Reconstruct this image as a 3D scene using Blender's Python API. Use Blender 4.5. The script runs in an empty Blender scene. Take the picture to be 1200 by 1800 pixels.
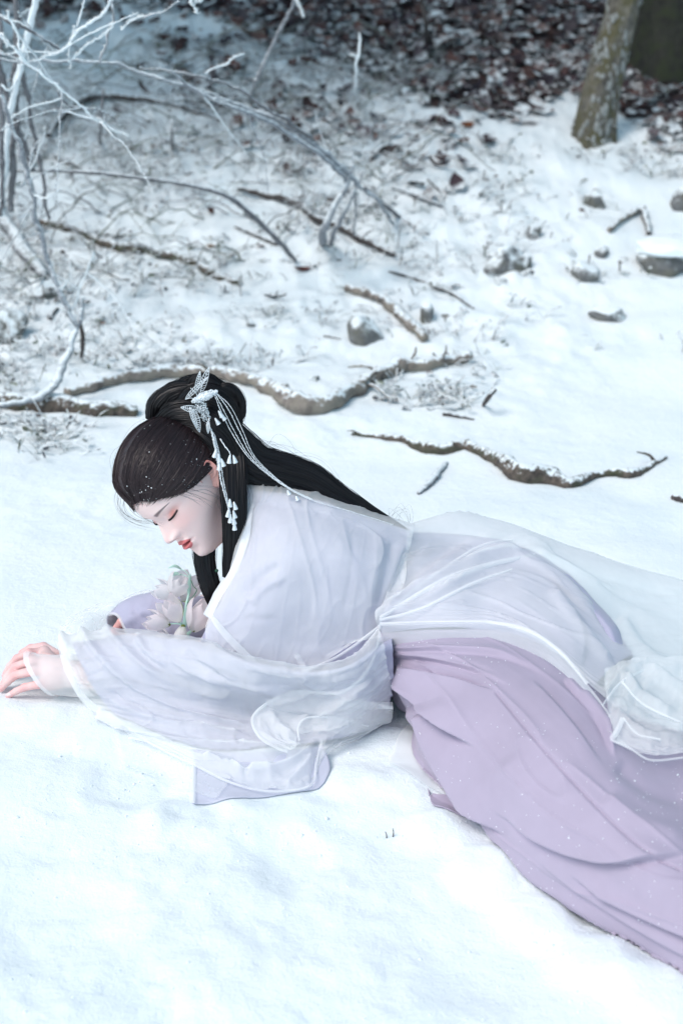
import bpy, bmesh, math, random
import numpy as np
from mathutils import Vector, Matrix

# ------------------------------------------------------------------ camera, sky, sun, exposure
SC = bpy.context.scene
COL = SC.collection
FPX, CX, CY = 2500.0, 600.0, 900.0          # focal length in photo pixels (1200 x 1800)
PITCH = math.radians(23.0)
CAMH = 1.35
SP, CP = math.sin(PITCH), math.cos(PITCH)

cam = bpy.data.cameras.new('camera')
cam.sensor_fit = 'VERTICAL'
cam.sensor_height = 36.0
cam.sensor_width = 24.0
cam.lens = 50.0
cam.clip_end = 1000.0
cam.dof.use_dof = True
cam.dof.focus_distance = 2.56
cam.dof.aperture_fstop = 3.4
camo = bpy.data.objects.new('camera', cam)
COL.objects.link(camo)
camo.location = (0, 0, CAMH)
camo.rotation_euler = (math.radians(90) - PITCH, 0, 0)
SC.camera = camo

SUN_EL, SUN_AZ = math.radians(54), math.radians(-128)     # azimuth from +Y towards +X
world = bpy.data.worlds.new('World')
SC.world = world
world.use_nodes = True
wn = world.node_tree.nodes
wl = world.node_tree.links
for n in list(wn):
    wn.remove(n)
wo = wn.new('ShaderNodeOutputWorld')
wb = wn.new('ShaderNodeBackground')
sky = wn.new('ShaderNodeTexSky')
sky.sky_type = 'NISHITA'
sky.sun_disc = False
sky.sun_elevation = SUN_EL
sky.sun_rotation = SUN_AZ
sky.air_density = 1.0
sky.dust_density = 2.0
sky.ozone_density = 1.0
hs = wn.new('ShaderNodeHueSaturation')      # overcast: the cloud layer greys the blue
hs.inputs['Saturation'].default_value = 0.96
hs.inputs['Hue'].default_value = 0.465
wl.new(sky.outputs[0], hs.inputs['Color'])
wl.new(hs.outputs[0], wb.inputs[0])
wb.inputs[1].default_value = 0.125
wl.new(wb.outputs[0], wo.inputs[0])

sd = bpy.data.lights.new('sun', 'SUN')
sd.energy = 0.95
sd.angle = math.radians(24)
sd.color = (1.0, 0.96, 0.91)
so = bpy.data.objects.new('sun', sd)
COL.objects.link(so)
sv = Vector((math.cos(SUN_EL) * math.sin(SUN_AZ), math.cos(SUN_EL) * math.cos(SUN_AZ), math.sin(SUN_EL)))
so.rotation_euler = sv.to_track_quat('Z', 'Y').to_euler()
so.location = (0, 0, 6)

SC.view_settings.view_transform = 'Standard'
SC.view_settings.look = 'None'
SC.view_settings.gamma = 1.0
SC.view_settings.use_curve_mapping = False
SC.view_settings.exposure = 0.70
SC.render.engine = 'CYCLES'
SC.cycles.max_bounces = 8
SC.cycles.transparent_max_bounces = 24
SC.cycles.use_denoising = True

# ------------------------------------------------------------------ helpers
RNG = np.random.default_rng(7)


def smooth(a, b, x):
    t = np.clip((np.asarray(x, float) - a) / (b - a), 0, 1)
    return t * t * (3 - 2 * t)


def _hash(ix, iy, iz):
    h = (ix.astype(np.int64) * 374761393 + iy.astype(np.int64) * 668265263 + iz.astype(np.int64) * 2147483647) & 0xFFFFFFFF
    h = ((h ^ (h >> 13)) * 1274126177) & 0xFFFFFFFF
    h = ((h ^ (h >> 16)) * 2246822519) & 0xFFFFFFFF
    return ((h ^ (h >> 15)) & 0xFFFFFF) / float(0xFFFFFF)


def vnoise(p):
    """value noise in [-1, 1]; p is (N, 3)"""
    p = np.asarray(p, float)
    f = np.floor(p)
    i = f.astype(np.int64)
    t = p - f
    t = t * t * t * (t * (t * 6 - 15) + 10)
    x, y, z = t[:, 0], t[:, 1], t[:, 2]
    r = np.zeros(len(p))
    for dx in (0, 1):
        wx = x if dx else 1 - x
        for dy in (0, 1):
            wy = y if dy else 1 - y
            for dz in (0, 1):
                wz = z if dz else 1 - z
                r += wx * wy * wz * _hash(i[:, 0] + dx, i[:, 1] + dy, i[:, 2] + dz)
    return r * 2 - 1


def fbm(p, octv=4, gain=0.5):
    p = np.asarray(p, float)
    a, s, r = 1.0, 0.0, np.zeros(len(p))
    for k in range(octv):
        r += a * vnoise(p * (2.03 ** k) + 17.3 * k)
        s += a
        a *= gain
    return r / s


def n2(x, y, sc, octv=4, seed=0.0):
    x = np.asarray(x, float)
    sh = x.shape
    p = np.stack([x.ravel() * sc + seed, np.asarray(y, float).ravel() * sc + seed * 1.7, np.full(x.size, seed * 2.3)], 1)
    return fbm(p, octv).reshape(sh)


def ray(px, py):
    u = (np.asarray(px, float) - CX) / FPX
    v = -(np.asarray(py, float) - CY) / FPX
    return np.stack(np.broadcast_arrays(u, CP + v * SP, -SP + v * CP), -1)


def P(px, py, z):
    """point of the pixel's ray at height z above the flat ground"""
    d = ray(px, py)
    t = (np.asarray(z, float) - CAMH) / d[..., 2]
    return np.array([0, 0, CAMH]) + d * t[..., None]


def PY(px, py, Y):
    """point of the pixel's ray at distance Y in front of the camera"""
    d = ray(px, py)
    t = np.asarray(Y, float) / d[..., 1]
    return np.array([0, 0, CAMH]) + d * t[..., None]


def proj(p):
    p = np.asarray(p, float) - np.array([0, 0, CAMH])
    w = p[..., 1] * CP - p[..., 2] * SP
    v = p[..., 1] * SP + p[..., 2] * CP
    return np.stack([CX + FPX * p[..., 0] / w, CY - FPX * v / w], -1)


def bank(x, y):
    """the woodland bank behind the clearing"""
    s = np.maximum(y - 3.5, 0)
    s1 = np.minimum(s, 1.6)
    h = 0.5 * 0.26 * s1 * s1 / 1.6
    s2 = np.clip(s - 1.6, 0, 30)
    h = h + 0.26 * s2 - 0.26 * s2 * s2 / 90.0
    return h


FOOT = []      # (x, y, radius, depth): dents and mounds in the snow


def hg(x, y):
    """height of the snow surface"""
    x = np.asarray(x, float)
    y = np.asarray(y, float)
    h = bank(x, y)
    near = smooth(2.55, 3.1, y)
    h = h + (0.006 + 0.022 * near) * n2(x, y, 2.1, 3, 1.0)
    h = h + 0.040 * smooth(4.0, 6.0, y) * n2(x, y, 1.7, 4, 8.0)
    rough = smooth(0.0, 0.35, n2(x, y, 1.6, 3, 4.0) + 0.35 * smooth(2.3, 1.6, y) - 0.1 * near)
    h = h + 0.0075 * n2(x, y, 8.0, 4, 2.0) * (0.35 + 0.8 * rough)
    h = h + 0.0035 * n2(x, y, 30.0, 3, 3.0) * (0.25 + rough) * smooth(7, 4, y)
    lft = smooth(0.9, 0.2, x - 0.25 * (y - 3.5))
    h = h + (0.006 + 0.020 * lft) * smooth(3.5, 4.6, y) * n2(x, y, 8.0, 3, 5.0)
    h = h + 0.014 * lft * smooth(3.6, 4.6, y) * np.maximum(n2(x, y, 20.0, 2, 6.0), -0.1)
    fg = smooth(2.5, 2.1, y)
    crust = smooth(0.05, 0.3, n2(x, y, 3.2, 3, 41.0))
    h = h + fg * crust * (0.005 * np.abs(n2(x, y, 24.0, 3, 42.0)) - 0.004 * smooth(0.25, 0.45, n2(x, y, 17.0, 2, 43.0)))
    for fx, fy, fr, fd in FOOT:
        h = h - fd * np.exp(-(((x - fx) ** 2 + (y - fy) ** 2) / (fr * fr)) ** 2)
    return h


def hq(x, y):
    """height of the snow looked up in the built ground sheet"""
    x = np.asarray(x, float)
    y = np.asarray(y, float)
    i = np.clip(np.searchsorted(gx, x) - 1, 0, len(gx) - 2)
    j = np.clip(np.searchsorted(gy, y) - 1, 0, len(gy) - 2)
    u = np.clip((x - gx[i]) / (gx[i + 1] - gx[i]), 0, 1)
    v = np.clip((y - gy[j]) / (gy[j + 1] - gy[j]), 0, 1)
    return GZ[i, j] * (1 - u) * (1 - v) + GZ[i + 1, j] * u * (1 - v) + GZ[i, j + 1] * (1 - u) * v + GZ[i + 1, j + 1] * u * v


_TS = np.linspace(1.2, 16, 600)


def G(px, py, dz=0.0):
    """point where the pixel's ray meets the snow, lifted by dz"""
    px = np.atleast_1d(np.asarray(px, float))
    py = np.atleast_1d(np.asarray(py, float))
    d = ray(px, py)
    q = d[:, None, :] * _TS[None, :, None]
    below = (CAMH + q[..., 2]) < hq(q[..., 0], q[..., 1]) + dz
    k = np.maximum(np.argmax(below, 1), 1)
    lo, hi = _TS[k - 1], _TS[k]
    for _ in range(12):
        m = 0.5 * (lo + hi)
        q = d * m[:, None]
        bl = (CAMH + q[:, 2]) < hq(q[:, 0], q[:, 1]) + dz
        hi = np.where(bl, m, hi)
        lo = np.where(bl, lo, m)
    return np.array([0, 0, CAMH]) + d * hi[:, None]


def crom(pts, n, closed=False):
    """Catmull-Rom through pts (M, D) -> (n, D), even in chord length"""
    pts = np.asarray(pts, float)
    M = len(pts)
    if M == 2:
        t = np.linspace(0, 1, n)[:, None]
        return pts[0] * (1 - t) + pts[1] * t
    seg = np.sqrt((np.diff(pts, axis=0) ** 2).sum(1)) + 1e-9
    k = np.concatenate([[0], np.cumsum(seg)])
    m = np.zeros_like(pts)
    m[1:-1] = (pts[2:] - pts[:-2]) / (k[2:] - k[:-2])[:, None]
    m[0] = (pts[1] - pts[0]) / seg[0]
    m[-1] = (pts[-1] - pts[-2]) / seg[-1]
    t = np.linspace(0, k[-1], n)
    i = np.clip(np.searchsorted(k, t, side='right') - 1, 0, M - 2)
    h = seg[i]
    s = ((t - k[i]) / h)[:, None]
    h = h[:, None]
    s2, s3 = s * s, s * s * s
    return (2 * s3 - 3 * s2 + 1) * pts[i] + (s3 - 2 * s2 + s) * h * m[i] + (-2 * s3 + 3 * s2) * pts[i + 1] + (s3 - s2) * h * m[i + 1]


def uspline(pts, n):
    """Catmull-Rom with uniform knots along axis 0 (keeps net columns aligned)"""
    pts = np.asarray(pts, float)
    M = len(pts)
    m = np.zeros_like(pts)
    m[1:-1] = (pts[2:] - pts[:-2]) * 0.5
    m[0] = pts[1] - pts[0]
    m[-1] = pts[-1] - pts[-2]
    t = np.linspace(0, M - 1, n)
    i = np.clip(t.astype(int), 0, M - 2)
    s = (t - i).reshape((-1,) + (1,) * (pts.ndim - 1))
    s2, s3 = s * s, s * s * s
    return (2 * s3 - 3 * s2 + 1) * pts[i] + (s3 - 2 * s2 + s) * m[i] + (-2 * s3 + 3 * s2) * pts[i + 1] + (s3 - s2) * m[i + 1]


def netgrid(rows, nu, nv):
    a = np.asarray(rows, float)                 # (R, C, 3)
    a = uspline(a, nu)
    a = uspline(a.transpose(1, 0, 2), nv).transpose(1, 0, 2)
    return a


def grid_faces(nu, nv, wrap=False, off=0):
    i = np.arange(nu - 1)[:, None]
    j = np.arange(nv if wrap else nv - 1)[None, :]
    j2 = (j + 1) % nv
    f = np.stack([i * nv + j, i * nv + j2, (i + 1) * nv + j2, (i + 1) * nv + j], -1).reshape(-1, 4) + off
    return f


def grid_normals(g):
    du = np.gradient(g, axis=0)
    dv = np.gradient(g, axis=1)
    n = np.cross(dv, du)
    return n / (np.linalg.norm(n, axis=2, keepdims=True) + 1e-12)


class Geo:
    """collects arrays of verts and faces"""
    def __init__(self):
        self.v, self.f, self.n, self.c = [], [], 0, []

    def add(self, v, f, col=None):
        v = np.asarray(v, float).reshape(-1, 3)
        self.v.append(v)
        self.f.append(np.asarray(f) + self.n)
        self.n += len(v)
        if col is not None:
            c = np.broadcast_to(np.asarray(col, float), (len(v), 3)) if np.ndim(col) < 2 else np.asarray(col)
            self.c.append(c)
        return self

    def grid(self, g, wrap=False, col=None):
        return self.add(g.reshape(-1, 3), grid_faces(g.shape[0], g.shape[1], wrap), col)

    def build(self, name, m, parent=None, shade=True, col_name='col'):
        V = np.concatenate(self.v)
        me = bpy.data.meshes.new(name)
        quads = [f for f in self.f if f.ndim == 2 and f.shape[1] == 4]
        tris = [f for f in self.f if f.ndim == 2 and f.shape[1] == 3]
        nq = sum(len(f) for f in quads)
        nt = sum(len(f) for f in tris)
        loops = np.concatenate([f.ravel() for f in quads] + [f.ravel() for f in tris]).astype(np.int32)
        starts = np.concatenate([np.arange(nq) * 4, nq * 4 + np.arange(nt) * 3]).astype(np.int32)
        tot = np.concatenate([np.full(nq, 4), np.full(nt, 3)]).astype(np.int32)
        me.vertices.add(len(V))
        me.vertices.foreach_set('co', V.astype(np.float32).ravel())
        me.loops.add(len(loops))
        me.loops.foreach_set('vertex_index', loops)
        me.polygons.add(nq + nt)
        me.polygons.foreach_set('loop_start', starts)
        me.polygons.foreach_set('loop_total', tot)
        me.update(calc_edges=True)
        me.validate()
        if shade:
            me.polygons.foreach_set('use_smooth', np.ones(len(me.polygons), bool))
        if self.c:
            C = np.concatenate(self.c)
            at = me.color_attributes.new(col_name, 'FLOAT_COLOR', 'POINT')
            at.data.foreach_set('color', np.concatenate([C, np.ones((len(C), 1))], 1).astype(np.float32).ravel())
        me.materials.append(m)
        o = bpy.data.objects.new(name, me)
        COL.objects.link(o)
        if parent is not None:
            o.parent = parent
            o.matrix_parent_inverse = Matrix.Translation(-parent.location) if parent.type == 'EMPTY' else Matrix()
        return o


def tube_grid(pts, rad, ns=8, rough=0.0, seed=0.0, flat=1.0, rsc=30.0):
    """tube round a path; returns grid (n, ns, 3) whose first and last rings are closed in"""
    pts = np.asarray(pts, float)
    n = len(pts)
    rad = np.broadcast_to(np.asarray(rad, float), (n,)).copy()
    T = np.gradient(pts, axis=0)
    T /= np.linalg.norm(T, axis=1, keepdims=True) + 1e-12
    up = np.array([0, 0, 1.0])
    if abs((T @ up)).mean() > 0.8:
        up = np.array([0, 1.0, 0])
    A = np.cross(T, up)
    A /= np.linalg.norm(A, axis=1, keepdims=True) + 1e-9
    B = np.cross(A, T)
    an = np.linspace(0, 2 * math.pi, ns, endpoint=False)
    ca, sa = np.cos(an), np.sin(an)
    dirs = A[:, None, :] * ca[None, :, None] + B[:, None, :] * (sa * flat)[None, :, None]
    R = rad[:, None] * np.ones(ns)[None]
    if rough:
        q = (pts[:, None, :] + dirs * rad[:, None, None]).reshape(-1, 3)
        R = R * (1 + rough * fbm(q * rsc + seed, 3).reshape(n, ns))
    g = pts[:, None, :] + dirs * R[..., None]
    a = np.repeat(pts[:1] - T[:1] * rad[0] * 0.3, ns, 0)[None]
    b = np.repeat(pts[-1:] + T[-1:] * rad[-1] * 0.3, ns, 0)[None]
    g = np.concatenate([a, g, b], 0)
    return g


def empty(name, loc):
    o = bpy.data.objects.new(name, None)
    COL.objects.link(o)
    o.location = tuple(float(c) for c in loc)
    o.empty_display_size = 0.05
    return o


def tag(o, label=None, cat=None, group=None, kind=None):
    if label:
        o['label'] = label
    if cat:
        o['category'] = cat
    if group:
        o['group'] = group
    if kind:
        o['kind'] = kind
    return o


# ------------------------------------------------------------------ materials
def new_mat(name):
    m = bpy.data.materials.new(name)
    m.use_nodes = True
    nt = m.node_tree
    b = nt.nodes['Principled BSDF']
    return m, nt, b


def nd(nt, typ, **kw):
    n = nt.nodes.new(typ)
    for k, v in kw.items():
        if k in n.inputs:
            n.inputs[k].default_value = v
        else:
            setattr(n, k, v)
    return n


def ramp(nt, fac, stops):
    r = nt.nodes.new('ShaderNodeValToRGB')
    e = r.color_ramp.elements
    while len(e) < len(stops):
        e.new(0.5)
    for k, (p, c) in enumerate(stops):
        e[k].position = p
        e[k].color = (*c, 1) if len(c) == 3 else c
    nt.links.new(fac, r.inputs['Fac'])
    return r.outputs['Color']


def noise(nt, scale, detail=4, rough=0.55, coord=None, dist=0.0):
    n = nt.nodes.new('ShaderNodeTexNoise')
    n.inputs['Scale'].default_value = scale
    n.inputs['Detail'].default_value = detail
    n.inputs['Roughness'].default_value = rough
    n.inputs['Distortion'].default_value = dist
    if coord is not None:
        nt.links.new(coord, n.inputs['Vector'])
    return n.outputs['Fac']


def geo_pos(nt):
    return nt.nodes.new('ShaderNodeNewGeometry').outputs['Position']


def bump(nt, b, h, strength=0.3, dist=0.01):
    n = nt.nodes.new('ShaderNodeBump')
    n.inputs['Strength'].default_value = strength
    n.inputs['Distance'].default_value = dist
    nt.links.new(h, n.inputs['Height'])
    nt.links.new(n.outputs[0], b.inputs['Normal'])
    return n


def mixc(nt, fac, a, b):
    m = nt.nodes.new('ShaderNodeMix')
    m.data_type = 'RGBA'
    for s, v in ((0, fac), (6, a), (7, b)):
        if hasattr(v, 'is_linked') or hasattr(v, 'links'):
            nt.links.new(v, m.inputs[s])
        elif s == 0:
            m.inputs[0].default_value = v
        else:
            m.inputs[s].default_value = (*v, 1)
    return m.outputs[2]


def mathn(nt, op, a, b=None, clamp=False):
    m = nt.nodes.new('ShaderNodeMath')
    m.operation = op
    m.use_clamp = clamp
    for k, v in enumerate((a, b)):
        if v is None:
            continue
        if hasattr(v, 'links'):
            nt.links.new(v, m.inputs[k])
        else:
            m.inputs[k].default_value = v
    return m.outputs[0]


def snow_fac(nt, lo, hi, nscale=40.0, namp=0.5):
    """0..1 where snow lies: upward faces, broken up by noise"""
    g = nt.nodes.new('ShaderNodeNewGeometry')
    sx = nt.nodes.new('ShaderNodeSeparateXYZ')
    nt.links.new(g.outputs['Normal'], sx.inputs[0])
    nz = noise(nt, nscale, 4, 0.6, g.outputs['Position'])
    a = mathn(nt, 'SUBTRACT', nz, 0.5)
    a = mathn(nt, 'MULTIPLY', a, namp * 2)
    s = mathn(nt, 'ADD', sx.outputs['Z'], a)
    mr = nt.nodes.new('ShaderNodeMapRange')
    mr.interpolation_type = 'SMOOTHSTEP'
    mr.inputs['From Min'].default_value = lo
    mr.inputs['From Max'].default_value = hi
    nt.links.new(s, mr.inputs['Value'])
    return mr.outputs[0]


SNOW = (0.82, 0.89, 0.915)
M = {}


def mat_bark(name, dark, light, lo=0.1, hi=0.55, namp=0.5, moss=None, nscale=40.0, bscale=60):
    m, nt, b = new_mat(name)
    pos = geo_pos(nt)
    c = ramp(nt, noise(nt, bscale, 5, 0.65, pos), [(0.3, dark), (0.72, light)])
    if moss:
        c = mixc(nt, ramp(nt, noise(nt, 14, 3, 0.6, pos), [(0.45, (0, 0, 0)), (0.62, (1, 1, 1))]), c, moss)
    c = mixc(nt, snow_fac(nt, lo, hi, nscale, namp), c, SNOW)
    nt.links.new(c, b.inputs['Base Color'])
    b.inputs['Roughness'].default_value = 0.85
    bump(nt, b, noise(nt, 140, 4, 0.7, pos), 0.6, 0.004)
    M[name] = m
    return m


mat_bark('bark_log', (0.022, 0.020, 0.021), (0.33, 0.285, 0.25), 0.50, 0.95, 1.2, moss=(0.24, 0.215, 0.18), nscale=55, bscale=34)
mat_bark('bark_dark', (0.022, 0.019, 0.020), (0.10, 0.085, 0.08), 0.55, 1.0, 0.7, nscale=80)
mat_bark('bark_mossy', (0.022, 0.019, 0.018), (0.17, 0.135, 0.11), 0.50, 1.0, 1.1, moss=(0.055, 0.06, 0.035), nscale=70)
mat_bark('bark_frost', (0.12, 0.125, 0.14), (0.36, 0.39, 0.43), -0.3, 1.0, 0.9, nscale=150)
mat_bark('bark_grey', (0.07, 0.07, 0.08), (0.24, 0.245, 0.26), 0.1, 1.1, 0.8, nscale=100)
mat_bark('stone', (0.07, 0.072, 0.075), (0.23, 0.235, 0.24), 0.25, 0.85, 0.95, moss=(0.13, 0.13, 0.11), nscale=30, bscale=30)
mat_bark('frost_white', (0.55, 0.62, 0.68), (0.80, 0.86, 0.90), -1.5, 0.4, 0.6, nscale=200)
mat_bark('trunk_lichen', (0.03, 0.028, 0.026), (0.22, 0.205, 0.17), 1.3, 1.6, 0.3, moss=(0.085, 0.078, 0.04), bscale=20)
mat_bark('trunk_dark', (0.010, 0.011, 0.009), (0.042, 0.042, 0.032), 1.3, 1.6, 0.2, moss=(0.028, 0.035, 0.016), bscale=22)
mat_bark('lichen', (0.16, 0.17, 0.165), (0.36, 0.38, 0.37), 0.4, 1.0, 0.8, bscale=70)


def mat_attr(name, rough=0.8, snow=None, spec=0.3, bumps=None, trans=0.0):
    """base colour from the mesh's own colour attribute"""
    m, nt, b = new_mat(name)
    a = nt.nodes.new('ShaderNodeAttribute')
    a.attribute_name = 'col'
    c = a.outputs['Color']
    if snow:
        c = mixc(nt, snow_fac(nt, *snow), c, SNOW)
    nt.links.new(c, b.inputs['Base Color'])
    b.inputs['Roughness'].default_value = rough
    b.inputs['Specular IOR Level'].default_value = spec
    if bumps:
        bump(nt, b, noise(nt, bumps[0], 4, 0.6, geo_pos(nt)), bumps[1], bumps[2])
    M[name] = m
    return m


mat_attr('leaf_col', 0.75, (0.62, 1.1, 20.0, 0.8))
mat_attr('twig_col', 0.8, (0.30, 1.05, 60.0, 0.8))

# ------------------------------------------------------------------ ground
FOOT += [(-0.33, 2.02, 0.07, 0.016), (-0.24, 1.93, 0.05, 0.012), (0.42, 1.74, 0.11, 0.014), (0.20, 1.62, 0.13, 0.012),
         (-0.42, 1.66, 0.10, 0.012), (-0.08, 1.80, 0.06, 0.010), (-0.50, 1.98, 0.10, -0.012), (0.1, 1.98, 0.12, -0.008),
         (0.55, 1.60, 0.06, 0.02), (0.62, 1.72, 0.05, 0.016), (-0.15, 1.55, 0.1, -0.01)]

for _x, _y, _r, _d in [(690, 1300, .045, -.010), (700, 1390, .05, -.012), (770, 1462, .05, -.016), (850, 1530, .055, -.018), (945, 1612, .055, -.018), (1050, 1690, .06, -.018), (1150, 1750, .06, -.018),
                       (160, 1300, .05, -.010), (235, 1372, .05, -.010), (310, 1440, .055, -.012), (410, 1450, .06, -.010), (520, 1440, .055, -.010), (620, 1380, .05, -.010), (-10, 1250, .05, -.008), (70, 1262, .05, -.008)]:
    _q = P(_x, _y, 0)
    FOOT.append((float(_q[0]), float(_q[1]), _r, _d))


def ticks(lo, hi, step, grow, far_lo, far_hi):
    a = list(np.arange(lo, hi, step))
    s = step
    x = a[-1]
    while x < far_hi:
        s *= grow
        x += s
        a.append(x)
    s = step
    x = lo
    b = []
    while x > far_lo:
        s *= grow
        x -= s
        b.append(x)
    return np.array(b[::-1] + a)


gx = ticks(-1.3, 1.3, 0.0095, 1.035, -160, 160)
gy = ticks(1.25, 3.6, 0.0095, 1.012, -60, 150)
GX, GY = np.meshgrid(gx, gy, indexing='ij')
GZ = hg(GX, GY)


def litter_mask(x, y):
    """share of bare leaf litter showing through the snow"""
    pq = proj(np.stack([x, y, np.maximum(bank(x, y), 0)], -1))
    px, py = pq[..., 0], pq[..., 1]
    py = np.where(y > 9, -200, py)
    edge = 40 + 130 * smooth(280, 640, px) + 70 * smooth(640, 820, px) - 60 * smooth(930, 1010, px) * smooth(1120, 1010, px) + 30 * smooth(1040, 1200, px)
    up = smooth(45, -85, py - edge)
    mid = 0.34 * smooth(430, 260, py) * smooth(120, 300, px)
    mid = mid * smooth(1000, 800, px + 0.5 * (py - 250))
    m = np.maximum(up, mid)
    return m * (y > 2.9)


LM = litter_mask(GX, GY)
nz = n2(GX, GY, 5.0, 4, 11.0) * 0.9 + n2(GX, GY, 16.0, 3, 12.0) * 0.55
BARE = smooth(0.0, 0.34, nz + (LM - 0.62) * 1.5) * smooth(0.02, 0.2, LM)

m, nt, b = new_mat('snow')
pos = geo_pos(nt)
at = nt.nodes.new('ShaderNodeAttribute')
at.attribute_name = 'col'
sep = nt.nodes.new('ShaderNodeSeparateColor')
nt.links.new(at.outputs['Color'], sep.inputs[0])
sn = ramp(nt, noise(nt, 3.0, 4, 0.6, pos), [(0.3, (0.79, 0.87, 0.90)), (0.7, (0.87, 0.925, 0.94))])
lit = ramp(nt, noise(nt, 34, 5, 0.7, pos), [(0.28, (0.014, 0.012, 0.014)), (0.5, (0.042, 0.030, 0.032)), (0.66, (0.095, 0.068, 0.062)), (0.8, (0.28, 0.29, 0.31))])
c = mixc(nt, sep.outputs[0], sn, lit)
nt.links.new(c, b.inputs['Base Color'])
b.inputs['Roughness'].default_value = 0.7
b.inputs['Specular IOR Level'].default_value = 0.25
b.inputs['Subsurface Weight'].default_value = 0.0
h1 = noise(nt, 260, 3, 0.7, pos)
h2 = noise(nt, 55, 4, 0.6, pos)
hh = mathn(nt, 'ADD', mathn(nt, 'MULTIPLY', h1, 0.35), h2)
bump(nt, b, hh, 0.55, 0.006)
M['snow'] = m

gg = Geo()
gg.grid(np.stack([GX, GY, GZ], -1), col=np.stack([BARE.ravel()] * 3, 1))
ground = gg.build('ground', M['snow'])
ground['kind'] = 'structure'


# ------------------------------------------------------------------ fallen branches, sticks
def branch(name, pix, rad, mat, label, cat='branch', group=None, lift=0.6, ns=10, rough=0.35, n=60, twigs=(), knots=(), sink=None, free=None):
    """a branch lying on the snow along photo pixels; rad in metres at each pixel point.
    free: list of Y distances (None = on the snow) for branches standing clear of it"""
    pix = np.asarray(pix, float)
    rad = np.broadcast_to(np.asarray(rad, float), (len(pix),))
    if free is None:
        p = np.concatenate([G(q[0], q[1], r * lift) for q, r in zip(pix, rad)])
    else:
        p = np.array([G(q[0], q[1], r * lift)[0] if Y is None else PY(q[0], q[1], Y) for q, r, Y in zip(pix, rad, free)])
    pr = crom(np.concatenate([p, rad[:, None]], 1), n)
    pts, rr = pr[:, :3], np.maximum(pr[:, 3], 0.0012)
    L = np.linalg.norm(np.diff(pts, axis=0), axis=1).sum()
    wob = np.stack([fbm(pts * 11 + 3.1 + k * 7, 4, .65) for k in range(3)], 1) * np.minimum(rr.mean() * 0.75, 0.013)
    rr = rr * (1 + .28 * fbm(pts * 16 + 5, 3))
    pts = pts + wob
    loc = pts[0].copy()
    multi = bool(twigs) or bool(knots)
    root = empty(name, loc) if multi else None
    ge = Geo()
    ge.grid(tube_grid(pts, rr, ns, rough, seed=pix[0, 0], rsc=0.5 / max(rr.mean(), 0.004)), wrap=True)
    o = ge.build('stem' if multi else name, mat, root)
    top = root if multi else o
    for (t, dx, dy, dz, r) in twigs:
        a = pts[int(t * (n - 1))]
        bq = a + np.array([dx, dy, dz])
        mid = (a + bq) / 2 + np.array([0.2 * dz, 0.1 * dx, 0.15 * abs(dx)])
        tg = crom([a, mid, bq], 14)
        Geo().grid(tube_grid(tg, np.linspace(r, r * 0.4, 14), 6, 0.3, seed=t), wrap=True).build('twig', mat, root)
    for (t, ox, oy, oz, r) in knots:
        a = pts[int(t * (n - 1))] + np.array([ox, oy, oz])
        kg = crom([pts[int(t * (n - 1))], a], 6)
        Geo().grid(tube_grid(kg, np.array([1.5, 1.3, 1.15, 1.05, 1.0, .75]) * r, 10, 0.25, seed=t), wrap=True).build('knot', mat, root)
    tag(top, label, cat, group)
    return top


branch('fallen_branch', [(118, 690), (200, 668), (330, 652), (430, 664), (490, 688), (525, 708), (570, 708), (620, 686), (680, 652), (760, 636), (826, 630)],
       [.014, .019, .021, .023, .025, .033, .026, .021, .021, .021, .017], M['bark_log'],
       'long thick bent fallen branch with brown bark and knot behind the head', lift=0.85, ns=20, n=170, rough=0.45,
       twigs=((0.70, 0.10, 0.10, 0.03, 0.012), (0.30, -0.06, -0.05, 0.05, 0.007), (0.86, 0.03, -0.01, 0.06, 0.006), (0.80, -0.10, 0.02, 0.012, 0.006), (0.93, 0.02, 0.0, 0.05, 0.005), (0.74, 0.07, -0.12, -0.005, 0.007)),
       knots=((0.5, 0.012, -0.012, 0.028, 0.013),))
branch('fallen_log', [(-60, 700), (0, 706), (60, 712), (150, 716), (240, 724)], [.026, .029, .029, .031, .022], M['bark_mossy'],
       'dark mossy log capped with snow lying left of the head', 'log', lift=0.35, ns=12)
branch('fallen_branch', [(618, 762), (655, 766), (700, 771), (770, 791), (822, 783), (880, 812), (908, 832), (960, 836), (1000, 849), (1060, 832), (1110, 832), (1168, 804)],
       [.003, .007, .011, .017, .015, .020, .025, .025, .017, .010, .014, .005], M['bark_mossy'],
       'wavy snow-dusted branch with dark bark lying on open snow behind the hip', lift=0.6, ns=12, n=100,
       twigs=((0.03, -0.03, 0.0, 0.01, 0.004), (0.95, -0.05, 0.0, 0.03, 0.006)))
branch('broken_stick', [(783, 814), (765, 838), (735, 868)], [.006, .010, .005], M['bark_grey'],
       'short frosted stick lying below the wavy branch behind the back', 'stick')
branch('fallen_branch', [(613, 505), (630, 512), (665, 523), (700, 545), (722, 574), (746, 597)], [.015, .018, .018, .018, .017, .014], M['bark_log'],
       'short curved grey-brown branch lying beside two bare stones', lift=0.9, ns=12)
branch('twig', [(683, 477), (720, 488), (760, 502), (800, 520), (832, 543)], [.004, .005, .006, .006, .003], M['bark_dark'],
       'thin dark twig half sunk in snow beyond the two bare stones', 'twig')
branch('stick', [(868, 682), (858, 697), (849, 712)], [.007, .007, .005], M['bark_dark'],
       'stubby dark stick poking up from snow past the bent branch tip', 'stick', free=[3.86, 3.84, None])
branch('stick', [(1183, 872), (1200, 877), (1240, 880)], [.008, .010, .008], M['bark_dark'], 'dark stick end lying on snow beyond the hip organza', 'stick')
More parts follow.
